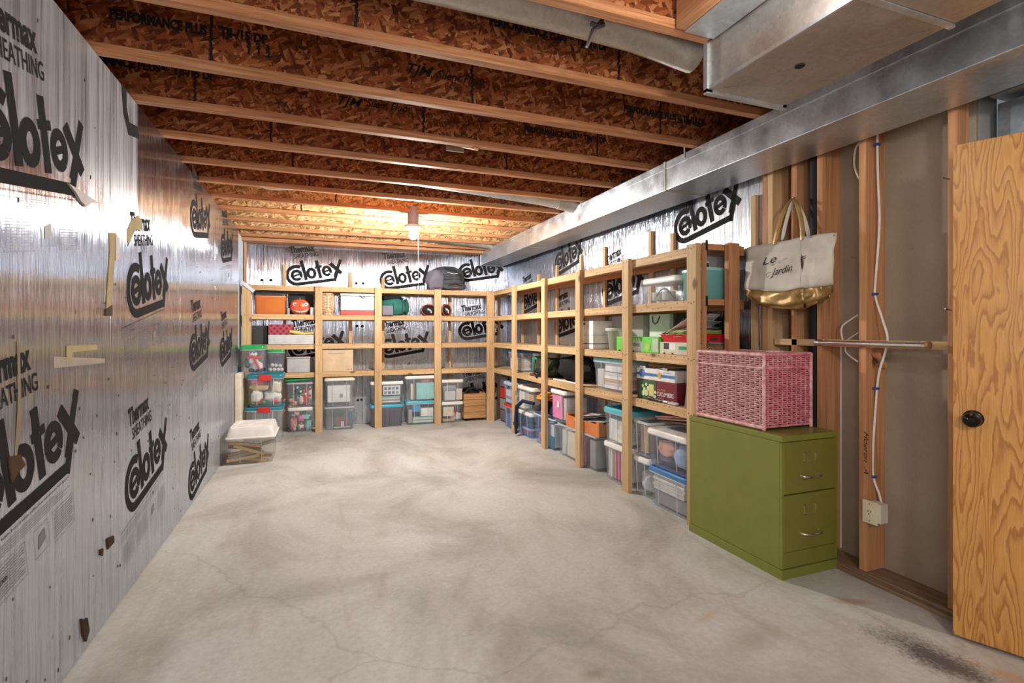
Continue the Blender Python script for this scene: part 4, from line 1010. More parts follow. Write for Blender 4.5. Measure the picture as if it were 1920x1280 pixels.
for dx in (-.055, .075):
    MB().lathe([(.0001, -.010), (.022, -.006), (.024, .012)], 16, (cx + dx, yf + .006 + abs(dx) * .18, zz + hh * .66), 'y').build('eye', cm('white', .3), jl, True)
    MB().lathe([(.0001, -.014), (.010, -.012), (.011, 0)], 12, (cx + dx, yf + .004 + abs(dx) * .18, zz + hh * .66), 'y').build('pupil', cm('blue', .3), jl, True)
MB().add([(cx + .005, yf - .012, zz + hh * .62), (cx - .006, yf - .004, zz + hh * .48), (cx + .028, yf - .004, zz + hh * .48), (cx + .01, yf - .028, zz + hh * .48)], [(0, 1, 3), (0, 3, 2), (1, 2, 3), (0, 2, 1)]).build('nose', cm('orange', .3), jl)
arc = [(cx + .01 + .088 * math.sin(a), yf + .004 + .035 * math.sin(a) ** 2, zz + hh * .44 - .055 * math.cos(a)) for a in [(-1.35 + 2.7 * i / 12) for i in range(13)]]
MB().tube(arc, .010, 8).build('mouth', cm('white', .4), jl, True)
for i in range(1, 12): x, y, z = arc[i]; MB().box(x - .002, x + .002, y - .012, y - .008, z - .009, z + .009).build('tooth_gap', cm('dark'), jl)
MB().lathe([(.012, 0), (.008, .02)], 8, (cx, 6.98, zz + hh - .006)).build('stalk', cm('green'), jl, True)
thing('box', 'decoration_box', 'black printed carton behind the grinning pumpkin head', 'box', PX(541, 7.1), PX(588, 7.1), 7.08, 7.14, SH[2] + e, zt_(551, 560, 7.1), 'black')
thing('can', 'paper_cup', 'small white cup with a dark print just right of the pumpkin head', 'cup', *bxr(581, 590), 6.90, 6.96, SH[2] + e, zt_(576, 585), 'white')
thing('can', 'paper_cup', 'small pale cup tucked left of the pumpkin head', 'cup', *bxr(537, 543), 6.93, 6.98, SH[2] + e, zt_(577, 540), 'grey')
m_ = checks('woven_checks', (.78, .25, .08), (.85, .78, .60), (.08, .10, .06), 38)
x0, x1 = bxr(600, 629); cx = (x0 + x1) / 2; hh = zt_(549, 615) - SH[2]; r = (x1 - x0) / 2
tag(MB().lathe([(.0001, 0), (r * .72, 0), (r * .9, hh * .2), (r, hh * .5), (r * .95, hh * .8), (r * .82, hh * .96), (r * .88, hh), (r * .8, hh)], 24, (cx, 7.0, SH[2] + e)).build('woven_jar', m_, None, True), 'rounded jar woven in orange, cream and black checks', 'basket')
x0, x1 = bxr(638, 706); zc = zt_(550, 660)
co = empty('cooler', ((x0 + x1) / 2, 7.0, SH[2]), 'silver metal picnic cooler with a red band along its base', 'cooler')
SIL = plain((.50, .50, .50), .36, .6, .5, 'brushed_silver')
bx('body', x0 + .004, x1, YF, 7.15, SH[2] + .06, zc - .035, SIL, co, .008); bx('base_band', x0 + .003, x1 + .001, YF - .001, 7.15, SH[2] + e, SH[2] + .06, cm((.50, .07, .06), .35), co, .006)
bx('lid', x0, x1 + .004, YF - .004, 7.154, zc - .034, zc, SIL, co, .006)
MB().tube([(x0 + .24, YF - .006, zc - .02), (x0 + .27, YF - .018, zc - .055), (x0 + .30, YF - .018, zc - .055), (x0 + .29, YF - .006, zc - .03)], .005, 8).build('latch', cm('dark'), co, True)
bx('side_handle', x0 - .008, x0 + .002, 6.96, 7.08, zc - .11, zc - .085, SIL, co, .003)
# green duffel, grey pouch, dark bag
x0, x1 = bxr(714, 764)
gd = empty('green_duffel', ((x0 + x1) / 2, 7.0, SH[2]), 'dark green stuffed duffel bag on the top back level', 'bag')
GR = fabric('green_nylon', (.03, .16, .135), 150, .7)
MB().blob(((x0 + x1) / 2, 7.0, SH[2] + .12), ((x1 - x0) / 2, .13, .12), .12, 11, 26, 14, SH[2] + .002).build('bag_body', GR, gd, True)
MB().blob((x1 - .01, 6.98, SH[2] + .12), (.035, .10, .10), .15, 12, 18, 12, SH[2] + .004).build('end_flap', fabric('dark_green_nylon', (.02, .10, .085), 150, .7), gd, True)
for u in (.45, .8): xx = x0 + (x1 - x0) * u; MB().tube([(xx, 6.885, SH[2] + .02), (xx, 6.862, SH[2] + .12), (xx, 6.90, SH[2] + .22)], .007, 6).build('strap', cm('dark'), gd, True)
thing('box', 'grey_pouch', 'small charcoal pouch standing before the dark green duffel', 'pouch', *bxr(717, 737, 6.84), 6.835, 6.875, SH[2] + .003, zt_(573, 727, 6.85), 'smoke')
thing('bundle', 'folded_bag', 'black folded bag squashed on top of the green duffel', 'bag', *bxr(717, 757), 6.90, 7.12, SH[2] + .20, zt_(553, 737), 'black', None, 3)
# two helmets
for i, (a, b_, lab) in enumerate(((790, 818, 'black and red goggle case left of the third back post'), (829, 845, 'orange rimmed black helmet right of the third back post'))):
    x0, x1 = bxr(a, b_, 6.95); cx = (x0 + x1) / 2; r = (x1 - x0) / 2; hh = zt_(570, a) - SH[2]
    he = empty('helmet', (cx, 6.98, SH[2]), lab, 'helmet')
    MB().blob((cx, 6.98, SH[2] + hh / 2), (r, .09, hh / 2), .12, 20 + i, 20, 12).build('shell', cm('black', .3), he, True)
    MB().tube([(cx + r * 1.02 * math.cos(a_), 6.93, SH[2] + hh / 2 + hh * .47 * math.sin(a_)) for a_ in [2 * math.pi * k / 20 for k in range(21)]], .0065, 7).build('rim', cm((.52, .06, .03)), he, True)
    MB().tube([(cx - r * .3, 6.885, SH[2] + hh * .6), (cx + .01, 6.875, SH[2] + hh * .45), (cx + r * .2, 6.885, SH[2] + hh * .25)], .010, 6).build('strap', cm('silver'), he, True)
thing('ball', 'small_ball', 'small yellow ball beside the orange rimmed helmet', 'ball', *bxr(844, 852), 6.95, 7.0, SH[2] + e, zt_(585, 848), 'yellow')
# level 2 (z 1.10)
x0, x1 = bxr(503, 588, 6.875)
thing('box', 'gift_box', 'long white box under the tartan box, second level down, back left', 'box', x0, x1, 6.865, 7.12, SH[1] + e, SH[1] + .118, (.56, .56, .57))
m, t, b_ = nt('tartan'); setp(b_, rough=.6)
wv = N(t, 'ShaderNodeTexWave', Scale=6.5, bands_direction='X', wave_type='BANDS'); t.links.new(coords(t, (1, 1, 1), (0, R(45), 0)), wv.inputs['Vector'])
wv2 = N(t, 'ShaderNodeTexWave', Scale=6.5, bands_direction='Z', wave_type='BANDS'); t.links.new(coords(t, (1, 1, 1), (0, R(45), 0)), wv2.inputs['Vector'])
c_ = mix(t, ramp(t, wv.outputs['Fac'], [(.55, (.62, .05, .035)), (.62, (.03, .03, .10))]), ramp(t, wv2.outputs['Fac'], [(.55, (.62, .05, .035)), (.62, (.03, .03, .10))]), .5)
t.links.new(c_, b_.inputs['Base Color'])
o = thing('box', 'tartan_box', 'red and navy tartan box on top of the long white box', 'box', *bxr(503, 549, 6.875), 6.87, 7.08, SH[1] + .119, zt_(608, 525, 6.875), 'red'); o.data.materials.clear(); o.data.materials.append(m)
o = MB().tube([(PX(543, 6.86), 6.86, zt_(624, 543, 6.86)), (PX(556, 6.86), 6.86, zt_(626, 556, 6.86)), (PX(570, 6.86), 6.87, zt_(628, 570, 6.86)), (PX(588, 6.86), 6.87, zt_(627, 588, 6.86))], [.016, .022, .014, .012], 10).build('rolling_pin', cm('yellow'), None, True)
tag(o, 'yellow wooden handled tool lying on the long white box', 'tool')
o.location.z = SH[1] + .119 + .014 - (zt_(628, 570, 6.86)); 
thing('box', 'black_case', 'black case in shadow at the left end of the second back level', 'case', PX(473, 6.95), PX(501, 6.95), 6.95, 7.12, SH[1] + e, zt_(610, 485), 'dark')
# level 1 (z .75)
x0, x1 = bxr(537, 582, 6.88); bb = empty('metal_box', ((x0 + x1) / 2, 7.0, SH[0]), 'dull aluminium box on the lower back shelf beside the first post', 'box')
zc = zt_(669, 560, 6.88); bx('body', x0 + .004, x1 - .004, 6.884, 7.10, SH[0] + e, zc - .02, SIL, bb, .008); bx('lid', x0, x1, 6.880, 7.104, zc - .019, zc, SIL, bb, .006)
x0, x1 = bxr(604.9, 662, 6.90); cb = empty('cardboard_box', ((x0 + x1) / 2, 7.0, SH[0]), 'tan cardboard carton standing upside down on the lower back shelf', 'box')
zc = zt_(655, 630); CARD = cm('tan'); CARDL = cm((.62, .46, .30))
bx('carton', x0, x1, YF, 7.13, SH[0] + e, zc, CARDL, cb, .003)
bx('flap_seam', x0 + .003, x1 - .003, YF - .001, YF, zc - .004, zc - .002, cm('brown'), cb)
lettering('Chardonnay', 'lettering', INK_GREY, (x0 + .27, YF - .0015, zc - .045), '-y', cb, .022, 180, 0, .4, .20)
for u, w_ in ((.30, .03), (.34, .02)): bx('printed_mark', x0 + u, x0 + u + w_ * .6, YF - .0016, YF - .0004, SH[0] + .018, SH[0] + .034, INK_GREY, cb)
# bins on the floor along the back
W = (.78, .82, .87)
def pair(a, b_, Y=YF): return PX(a, Y), PX(b_, Y)
x0, x1 = pair(535, 590)
g1 = tote('lower clear ornament bin on the floor, left of the first middle post', x0 + .02, x1 - .005, YF, 7.14, e, PZ(765, x0, YF), W, 'white', .22)
put(g1, 'bundle', 'stuffed_toy', 'red speckled toy in the lower ornament bin by the floor', 'toy', .02, .33, .02, .68, 'rose', 0, .4, seed=1)
put(g1, 'ball', 'snowman_head', 'white snowman head with a pink hat in the lower ornament bin', 'toy', .36, .64, .02, .48, 'white', 0, .4)
put(g1, 'bundle', 'pink_hat', 'pink knitted hat on the snowman head in the lower ornament bin', 'hat', .36, .64, .42, .72, 'pink', 0, .35, seed=2)
put(g1, 'bundle', 'green_garland', 'green tinsel in the lower ornament bin', 'garland', .66, .98, .02, .5, 'aqua', 0, .5, seed=3)
put(g1, 'box', 'mint_carton', 'mint carton in the lower ornament bin', 'box', .55, .9, .55, .75, 'aqua', .05, .4)
put(g1, 'bundle', 'gold_bow', 'gold bow in the lower ornament bin', 'bow', .2, .45, .72, .95, 'manila', 0, .3, seed=8)
g2 = tote('upper clear ornament bin with a green lid askew, left of the first middle post', x0, x1, YF, 7.14, PZ(765, x0, YF) + .002, PZ(718, x0, YF), W, None, .2)
put(g2, 'ball', 'pink_bauble', 'large pink bauble in the upper ornament bin', 'bauble', 0, .26, .12, .6, 'rose', 0, .3)
put(g2, 'bundle', 'white_tinsel', 'white tinsel in the upper ornament bin', 'tinsel', .45, .65, .05, .5, 'white', 0, .4, seed=4)
put(g2, 'bundle', 'red_ribbon', 'red ribbon figure in the upper ornament bin', 'ribbon', .58, .8, .05, .7, 'red', 0, .25, seed=5)
put(g2, 'bundle', 'gold_tinsel', 'orange straw ornament in the upper ornament bin', 'ornament', .1, .4, 0, .15, 'orange', 0, .4, seed=6)
put(g2, 'bundle', 'silver_ornament', 'silver ornament cluster in the upper ornament bin', 'ornament', .8, 1, .2, .8, 'silver', 0, .4, seed=7)
put(g2, 'bundle', 'green_ornament', 'green garland in the upper ornament bin', 'garland', .28, .6, .5, .85, 'forest', .1, .5, seed=9)
M = Matrix.Translation(((x0 + x1) / 2, 7.02, PZ(716, x0, YF) + .016)) @ Matrix.Rotation(R(-3), 4, 'Y') @ Matrix.Rotation(R(4), 4, 'Z')
mb = MB().loft(0, 0, [(0, .19, .125, .03), (.012, .19, .125, .03), (.020, .18, .115, .03), (.020, .16, .10, .03), (.012, .15, .09, .03)], 4); mb.xf(M)
tag(mb.build('crooked_cover', cm('green', .35), None, True), 'loose green lid lying crooked on the upper ornament bin', 'lid')
rnd = random.Random(21); cols_ = (('red', 'red'), ('white', 'white'), ('green', 'green'), ('rose', 'pink'), ('gold', 'gold'), ('silver', 'silver'), ('forest', 'dark green'))
for bb_, nm_ in ((g1, 'lower ornament bin'), (g2, 'upper ornament bin')):
    for i in range(14):
        c_, w_ = cols_[i % 7]; u, h = rnd.uniform(0, .84), rnd.uniform(.02, .75)
        put(bb_, 'ball', 'bauble', 'small ' + w_ + ' bauble among the trimmings in the ' + nm_, 'bauble', u, u + rnd.uniform(.10, .16), h, h + .15, c_, -.03, .12, 'small baubles in the ' + nm_)
x0, x1 = pair(607, 666)
g3 = tote('lower clear bin holding a brown folder, right of the first middle post', x0, x1, YF, 7.14, e, PZ(764, x0, YF), (.62, .68, .74), None, .35)
M = Matrix.Translation((x0 + .25, YF + .035, .09)) @ Matrix.Rotation(R(12), 4, 'Y'); tag(MB().box(-.11, .11, -.004, .004, -.055, .055, .001, M).build('brown_folder', cm((.28, .12, .10)), None), 'brown folder leaning inside the lower clear bin', 'folder')
put(g3, 'box', 'white_label', 'small white card before the brown folder in the lower bin', 'card', .55, .66, .06, .32, 'white', 0, .02)
put(g3, 'box', 'dark_binder', 'dark blue green binder at the right of the lower bin', 'binder', .86, .98, .05, .75, 'teal', .05, .5)
books(g3, 'flat papers under the brown folder in the lower bin', 3, .3, .9, 0, .10, ['cream', 'white', 'green'], 'papers in the brown folder bin', 'paper_stack', 'paper')
g4 = tote('upper clear bin with a framed sheet, right of the first middle post', x0, x1 - .0, YF, 7.14, PZ(764, x0, YF) + .002, PZ(708, x0, YF), (.62, .68, .74), 'cream', .32, lidh=.03)
o = put(g4, 'box', 'framed_sheet', 'white framed sheet standing inside the upper clear bin', 'picture', .06, .88, .12, .80, 'white', 0, .035)
onto(put(g4, 'box', 'sheet_print', '', 'print', .50, .62, .3, .45, 'grey', -.012, -.004), o)
put(g4, 'box', 'file_folder', 'grey file folders behind the framed sheet', 'folder', .1, .95, .02, .85, 'grey', .3, .6)
x0, x1 = PX(694, 6.95), PX(757, YF)
g5 = tote('solid grey bin with a bright blue lid on the floor behind the second post', x0, x1, YF, 7.14, e, PZ(757, x1, YF), (.16, .16, .20), (.06, .42, .62), .95, ribs=4)
g6 = tote('clear paper bin with a brown lid on top of the solid grey bin', x0, x1, YF, 7.14, PZ(757, x1, YF) + .002, PZ(714, x1, YF), (.62, .66, .70), 'white', .3)
ps = put(g6, 'box', 'photo_sheet', 'white sheet of blue pictures in the bin above the grey bin', 'picture', .36, .96, .42, .92, 'white', 0, .03)
for i in range(4):
    for j in range(2): onto(put(g6, 'box', 'printed_picture', '', 'picture', .40 + i * .135, .49 + i * .135, .48 + j * .22, .62 + j * .22, 'blue' if (i + j) % 3 else 'grey', -.012, -.002), ps)
books(g6, 'flat papers beneath the picture sheet', 4, .3, .95, .02, .34, ['white', 'grey', 'cream', 'aqua'], 'papers in the picture sheet bin', 'paper_stack', 'paper')
x0, x1 = pair(760, 818)
g7 = tote('clear bin with a turquoise lid holding papers, floor left of third post', x0 + .01, x1, YF, 7.14, e, PZ(753, x0, YF), W, 'turquoise', .2)
put(g7, 'box', 'blue_disc', 'bright blue disc seen inside the turquoise lidded bin', 'disc', .18, .48, .58, .92, (.05, .32, .60), 0, .05)
books(g7, 'pale books lying in the turquoise lidded floor bin', 5, .2, .98, 0, .30, ['aqua', 'white', 'grey', 'cream', 'aqua'], 'books in the turquoise lidded bin')
put(g7, 'box', 'white_carton', 'white carton lying in the turquoise lidded floor bin', 'box', .5, .98, .32, .75, 'white', .1, .5)
put(g7, 'box', 'upright_book', 'grey book standing at the left of the turquoise lidded bin', 'book', .02, .16, .02, .7, 'grey', 0, .5)
g8 = tote('tall clear bin with a white lid holding an aqua case, by the third post', x0, x1, YF, 7.14, PZ(753, x0, YF) + .002, PZ(705, x0, YF), W, 'white', .22)
put(g8, 'box', 'aqua_case', 'aqua plastic case standing in the tall clear bin', 'case', .34, 1, 0, .78, 'aqua', 0, .5)
put(g8, 'box', 'upright_book', 'cream book left of the aqua case', 'book', .14, .21, 0, .75, 'cream', 0, .5); put(g8, 'box', 'upright_book', 'brown book left of the aqua case', 'book', .22, .29, 0, .72, 'brown', 0, .5)
put(g8, 'bundle', 'red_things', 'reddish trinkets lying on the aqua case', 'trinket', .5, .95, .80, .95, 'rose', .1, .4, seed=3)
x0, x1 = pair(828, 870)
g9 = tote('lower white lidded clear bin right of the third back post', x0, x1, YF, 7.12, e, PZ(754, x0, YF), W, 'white', .22)
put(g9, 'box', 'floral_card', 'pale floral card inside the lower white lidded bin', 'card', .02, .55, .3, .85, 'cream', 0, .03); put(g9, 'box', 'red_ruler', 'red strip leaning in the lower white lidded bin', 'ruler', .6, .66, .25, .85, 'red', .02, .05)
put(g9, 'bundle', 'crumpled_paper', 'crumpled white paper in the lower white lidded bin', 'paper', .4, 1, .02, .45, 'white', .1, .6, seed=4); put(g9, 'box', 'tan_book', 'tan book at the bottom of the lower white lidded bin', 'book', 0, .6, 0, .12, 'tan', 0, .5)
g10 = tote('upper white lidded clear bin right of the third back post', x0, x1, YF, 7.12, PZ(754, x0, YF) + .002, PZ(712, x0, YF), W, 'white', .25)
put(g10, 'box', 'wire_basket', 'grey ribbed basket inside the upper white lidded bin', 'basket', .1, .65, 0, .5, 'silver', 0, .5); put(g10, 'bundle', 'cloth_wad', 'grey cloth lying over the ribbed basket', 'cloth', .05, .8, .45, .85, 'grey', .1, .6, seed=6)
put(g10, 'box', 'cream_tub', 'cream tub at the right of the upper white lidded bin', 'tub', .7, 1, 0, .6, 'cream', 0, .5)
# slatted wooden crate on castors
x0, x1 = PX(870, 6.93), PX(911, 6.93); zc = PZ(738, x0, 6.93)
cr = empty('wooden_crate', ((x0 + x1) / 2, 7.0, 0), 'slatted pine crate on castors on the floor in the back right corner', 'crate')
hs_ = (zc - .035) / 4
for i in range(4):
    z = .035 + i * hs_
    for nm, q in (('slat', (x0, x1, 6.93, 6.945)), ('slat', (x0, x1, 7.13, 7.145)), ('slat', (x0, x0 + .012, 6.946, 7.129)), ('slat', (x1 - .012, x1, 6.946, 7.129))):
        bx(nm, *q, z + .002, z + hs_ - .003, CRATE, cr, .002)
bx('base_board', x0 + .013, x1 - .013, 6.946, 7.129, .036, .048, CRATE, cr)
for x in (x0 + .04, x1 - .04):
    for y in (6.96, 7.11): MB().lathe([(.0001, -.01), (.014, -.01), (.016, 0), (.014, .01), (.0001, .01)], 14, (x, y, .016), 'y').build('castor', cm('black'), cr, True)
tag(MB().tube([(x0 + .05, 7.02, zc - .02), (x0 + .07, 7.0, zc + .05), (x0 + .16, 7.0, zc + .07), (x0 + .25, 7.0, zc + .02)], .016, 8).build('black_hose', cm('black'), None, True), 'black hose looped over the slatted crate', 'hose')
thing('bundle', 'black_sack', 'black sack stuffed into the slatted crate', 'sack', x0 + .03, x1 - .03, 6.96, 7.12, .05, zc + .03, 'black', None, 5)

# ---------------- in front of the back left corner
fy = 6.36; x0, x1 = PX(462, fy), PX(531, fy)
t1 = tote('lower teal lidded bin with a red latch, partly behind the white lidded bin', x0 - .02, x1, fy, 6.80, e, PZ(765, x0, fy), W, 'teal', .3, 'red', ribs=2)
t2 = tote('upper teal lidded bin with a red latch, full of white fur and red baubles', x0, x1, fy, 6.80, PZ(765, x0, fy) + .002, PZ(703, x0, fy), W, 'teal', .18, 'red', ribs=2, lidh=.035)
put(t2, 'bundle', 'white_fur', 'white fur ball at the lower left of the upper teal lidded bin', 'fur', .02, .4, .05, .55, 'white', 0, .4, seed=1)
put(t2, 'bundle', 'cream_knit', 'cream knitted stocking at the right of the upper teal lidded bin', 'stocking', .64, 1, .35, 1, 'cream', 0, .4, seed=2)
put(t2, 'bundle', 'white_fur', 'white fur trim at the lower right of the upper teal lidded bin', 'fur', .45, .98, .1, .5, 'white', .02, .4, seed=3)
put(t2, 'bundle', 'pink_cloth', 'pink cloth along the top of the upper teal lidded bin', 'cloth', .02, .6, .78, 1, 'pink', 0, .4, seed=4)
put(t2, 'bundle', 'cream_cloth', 'cream cloth behind the red latch', 'cloth', .02, .62, .52, .82, 'manila', .02, .5, seed=5)
for i, (u, h, c_) in enumerate(((.16, .03, 'red'), (.28, .10, 'red'), (.74, .03, 'red'), (.85, .05, 'rose'), (.05, .02, 'green'), (.38, .02, 'green'), (.5, .02, 'forest'))):
    put(t2, 'ball', 'bauble', {'red': 'red bauble at the bottom of the upper teal lidded bin', 'rose': 'rose bauble at the bottom of the upper teal lidded bin', 'green': 'green bauble at the bottom of the upper teal lidded bin', 'forest': 'dark green bauble in the upper teal lidded bin'}[c_], 'bauble', u, u + .14, h, h + .2, c_, 0, .2, 'baubles in the upper teal lidded bin')
x0, x1 = PX(449, 6.42), PX(496, 6.42)
t3 = tote('green lidded bin holding a toy snowman, top of the stack in the left corner', x0, x1, 6.42, 6.80, PZ(703, PX(462, fy), fy) + .002, PZ(648, x0, 6.42), (.74, .74, .84), 'green', .25, ribs=0, lidh=.035)
sn = empty('toy_snowman', (x0 + .15, 6.49, t3['z0']), 'white toy snowman with a red scarf inside the green lidded bin', 'toy')
zz = t3['z0']
MB().blob((x0 + .17, 6.50, zz + .06), (.06, .04, .06), .05, 1).build('toy_body', fabric('toy_white', (.80, .79, .76), 120), sn, True)
MB().blob((x0 + .13, 6.495, zz + .135), (.055, .04, .05), .05, 2).build('toy_chest', fabric('toy_white', (.80, .79, .76), 120), sn, True)
MB().blob((x0 + .13, 6.485, zz + .215), (.045, .038, .038), .05, 3).build('toy_head', fabric('toy_white', (.80, .79, .76), 120), sn, True)
for dx in (-.018, .014): MB().blob((x0 + .13 + dx, 6.449, zz + .222), (.007, .005, .008), 0, 3, 8, 6).build('toy_eye', cm('black', .3), sn, True)
MB().tube([(x0 + .075, 6.455, zz + .155), (x0 + .12, 6.448, zz + .185), (x0 + .18, 6.452, zz + .16), (x0 + .235, 6.46, zz + .19)], .013, 7).build('toy_scarf', cm('red'), sn, True)
MB().tube([(x0 + .14, 6.448, zz + .17), (x0 + .17, 6.448, zz + .10), (x0 + .20, 6.452, zz + .03)], .012, 7).build('toy_scarf', cm('red'), sn, True)
thing('bundle', 'toy_boots', 'navy toy boots under the snowman in the green lidded bin', 'toy', x0 + .08, x0 + .26, 6.46, 6.56, zz, zz + .05, 'navy', None, 4)
thing('bundle', 'green_wrap', 'green wrap beside the toy snowman', 'garland', x0 + .04, x0 + .10, 6.46, 6.56, zz + .05, zz + .16, 'forest', None, 6)
x0, x1 = PX(499, 6.87), PX(534, 6.87)
t4 = tote('clear bin of white baubles with a green lid, lower shelf behind the snowman bin', x0, x1, 6.87, 7.13, SH[0] + e, PZ(655, x0, 6.87), (.70, .70, .80), 'green', .25, ribs=0)
for i, (u, h) in enumerate(((.02, 0), (.28, 0), (.52, .0), (.74, .0), (.38, .22), (.64, .2), (.15, .24))):
    put(t4, 'ball', 'bauble', 'white bauble in the clear bin on the lower shelf', 'bauble', u, u + .25, h, h + .25, 'white', 0, .3, 'white baubles on the lower shelf')
bd = MB(); bd.box(-.865, -.80, 6.28, 6.60, .0, PZ(700, -.83, 6.3), .015)
tag(bd.build('foam_cushion', fabric('cream_foam', (.74, .68, .55), 60), None), 'tall cream cushion wedged between the foil wall and the teal bins', 'cushion')
bd = MB(); bd.box(-.868, -.852, 6.605, 6.82, .0, PZ(688, -.86, 6.62), .003)
tag(bd.build('teal_board', cm('teal'), None), 'teal board standing on edge behind the cream cushion', 'board')

# white lidded bin in front
wy = 5.42; x0, x1 = -.815, -.405; ztp = .245
w1 = tote('large clear bin of wooden pieces on the floor at the left, nearest the camera', x0, x1, wy, wy + .50, e, ztp, (.70, .66, .60), None, .22, taper=.92)
wl_ = empty('bin_cover', ((x0 + x1) / 2, wy + .25, ztp), 'deep white moulded cover sitting on the nearest bin at the left wall', 'lid')
cxx, cyy, a_, b_ = (x0 + x1) / 2, wy + .25, (x1 - x0) / 2 + .012, .262
MB().loft(cxx, cyy, [(ztp + .001, a_, b_, .03), (ztp + .012, a_, b_, .03), (ztp + .016, a_ * .95, b_ * .95, .03), (ztp + .085, a_ * .88, b_ * .9, .04), (ztp + .105, a_ * .84, b_ * .86, .04), (ztp + .105, a_ * .66, b_ * .72, .02), (ztp + .100, a_ * .65, b_ * .71, .02)], 5).build('cover_shell', cm((.80, .775, .745), .4), wl_, True)
for i in range(3): bx('cover_ridge', cxx - a_ * .6, cxx + a_ * .6, cyy - b_ * .5 + i * .10, cyy - b_ * .48 + i * .10, ztp + .100, ztp + .104, cm((.80, .775, .745), .4), wl_, .001)
rnd = random.Random(12)
for i in range(9):
    M = Matrix.Translation((x0 + .13 + rnd.random() * .16, wy + .06 + rnd.random() * .06, .03 + i * .019)) @ Matrix.Rotation(R(rnd.uniform(-18, 26)), 4, 'Y') @ Matrix.Rotation(R(rnd.uniform(-8, 8)), 4, 'Z')
    tag(MB().box(-.14, .14, -.02, .02, -.014, .014, .002, M).build('wooden_piece', cm(('tan', 'manila', 'brown', 'grey')[i % 4]), None), ('tan', 'pale yellow', 'brown', 'grey')[i % 4] + ' jumbled wooden piece inside the nearest clear bin', 'wood piece', 'wooden pieces in the nearest bin')

# ---------------- right wall unit
XF = 2.335
def yr(a, b_, X=XF): return PY(b_, X), PY(a, X)      # near, far
def ztr(py, px, X=XF): return PZ(py, X, PY(px, X))
Fx = '-x'
# floor level
dt = empty('drawer_tower', (2.5, 6.68, 0), 'dark plastic drawer tower in the corner behind the shelving posts', 'drawers')
bx('tower_frame', 2.40, 2.62, 6.52, 6.80, .0, .66, cm('dark', .4), dt, .004)
for i, c_ in enumerate(('smoke', 'grey', 'red', 'smoke')): bx('drawer', 2.388, 2.399, 6.53, 6.79, .03 + i * .155, .17 + i * .155, cm(c_, .35), dt, .003); bx('drawer', 2.42, 2.60, 6.508, 6.519, .03 + i * .155, .17 + i * .155, cm(c_, .35), dt, .003)
PB = (.50, .64, .90)
b = tote('pale blue floor bin with a red lid by the corner post', 2.31, 2.38 + .22, 6.08, 6.46, e, .31, PB, 'red', .4, face=Fx)
put(b, 'box', 'blue_folder', 'blue folder in the red lidded corner bin', 'folder', .2, .8, 0, .6, 'blue', .03, .2)
b = tote('clear bin with a pale blue lid on the red lidded corner bin', 2.31, 2.60, 6.08, 6.46, .312, .60, PB, 'paleblue', .3, face=Fx)
books(b, 'white papers inside the bin above the red lid', 4, .1, .9, 0, .7, ['white', 'grey', 'white'], 'papers above the red lid', 'paper_stack', 'paper')
b = tote('tall clear blue tinted bin with a white lid right of the corner bins', 2.31, 2.62, 5.50, 5.97, e, .30, PB, 'white', .32, face=Fx)
books(b, 'blue and red books in the tall blue tinted bin', 4, .3, .95, 0, .5, ['blue', 'red', 'paleblue', 'navy'], 'books in the blue tinted bin')
b = tote('clear bin of brown boards stacked on the tall blue tinted bin', 2.31, 2.62, 5.45, 5.97, .302, .60, W, 'white', .25, face=Fx)
put(b, 'box', 'white_carton', 'white carton in the bin of brown boards', 'box', .02, .4, 0, .85, 'white', .02, .4); put(b, 'box', 'brown_board', 'brown board inside the upper bin near the corner', 'board', .45, .98, .3, .8, 'tan', .05, .6)
b = tote('large pale blue bin on the floor below the orange folded bag', 2.302, 2.63, 4.86, 5.42, e, .335, PB, None, .30, face=Fx, rim='paleblue')
put(b, 'box', 'white_carton', 'white carton at the near end of the large pale blue bin', 'box', .55, .95, 0, .8, 'white', .05, .6); put(b, 'box', 'grey_case', 'grey case at the near bottom of the pale blue bin', 'case', .80, 1, 0, .4, 'teal', 0, .04)
put(b, 'bundle', 'pink_cloth', 'pink cloth in the large pale blue bin', 'cloth', .08, .4, 0, .4, 'rose', .03, .4, seed=3)
nb = empty('navy_bag', (2.4, 5.2, .34), 'navy bag with a hanging strap slumped over the large pale blue bin', 'bag')
MB().blob((2.46, 5.13, .41), (.155, .28, .07), .16, 3, 24, 12, .338).build('bag_body', fabric('navy_cloth', (.02, .028, .07), 150), nb, True)
yy = PY(968, 2.20)
MB().tube([(2.32, 5.42, .43), (2.25, 5.60, .44), (2.225, 5.72, .36), (2.22, 5.74, .2), (2.22, 5.74, .03)], [.02, .022, .024, .024, .016], 8).build('strap', fabric('navy_cloth', (.02, .028, .07), 150), nb, True)
MB().box(2.198, 2.242, 5.70, 5.78, .13, .17, .004).build('buckle', cm('black'), nb)
ob = empty('orange_bag', (2.42, 5.2, .49), 'orange folded fabric bag lying on the navy bag', 'bag')
for i in range(3):
    MB().blob((2.46, 5.20 - .03 * i, .515 + i * .028), (.15, .24 - .02 * i, .020), .25, 30 + i, 26, 10).build('fold', fabric('orange_cloth', (.80, .33, .07), 120), ob, True)
b = tote('big clear bin of papers on the floor under the orange tray', 2.302, 2.63, 3.98, 4.80, e, .325, (.72, .76, .80), None, .28, face=Fx)
for i, (u0, u1, c_, lab) in enumerate(((.04, .16, 'silver', 'grey folder at the far end of the big clear paper bin'), (.2, .5, 'cream', 'cream carton in the big clear paper bin'), (.55, .62, 'white', 'white binder in the big clear paper bin'), (.66, .72, 'pink', 'pink binder in the big clear paper bin'), (.76, .80, 'dark', 'black binder in the big clear paper bin'), (.84, .98, 'grey', 'grey album at the near end of the big clear paper bin'))):
    put(b, 'box', 'binder', lab, 'binder', u0, u1, 0, .85, c_, .04, .6)
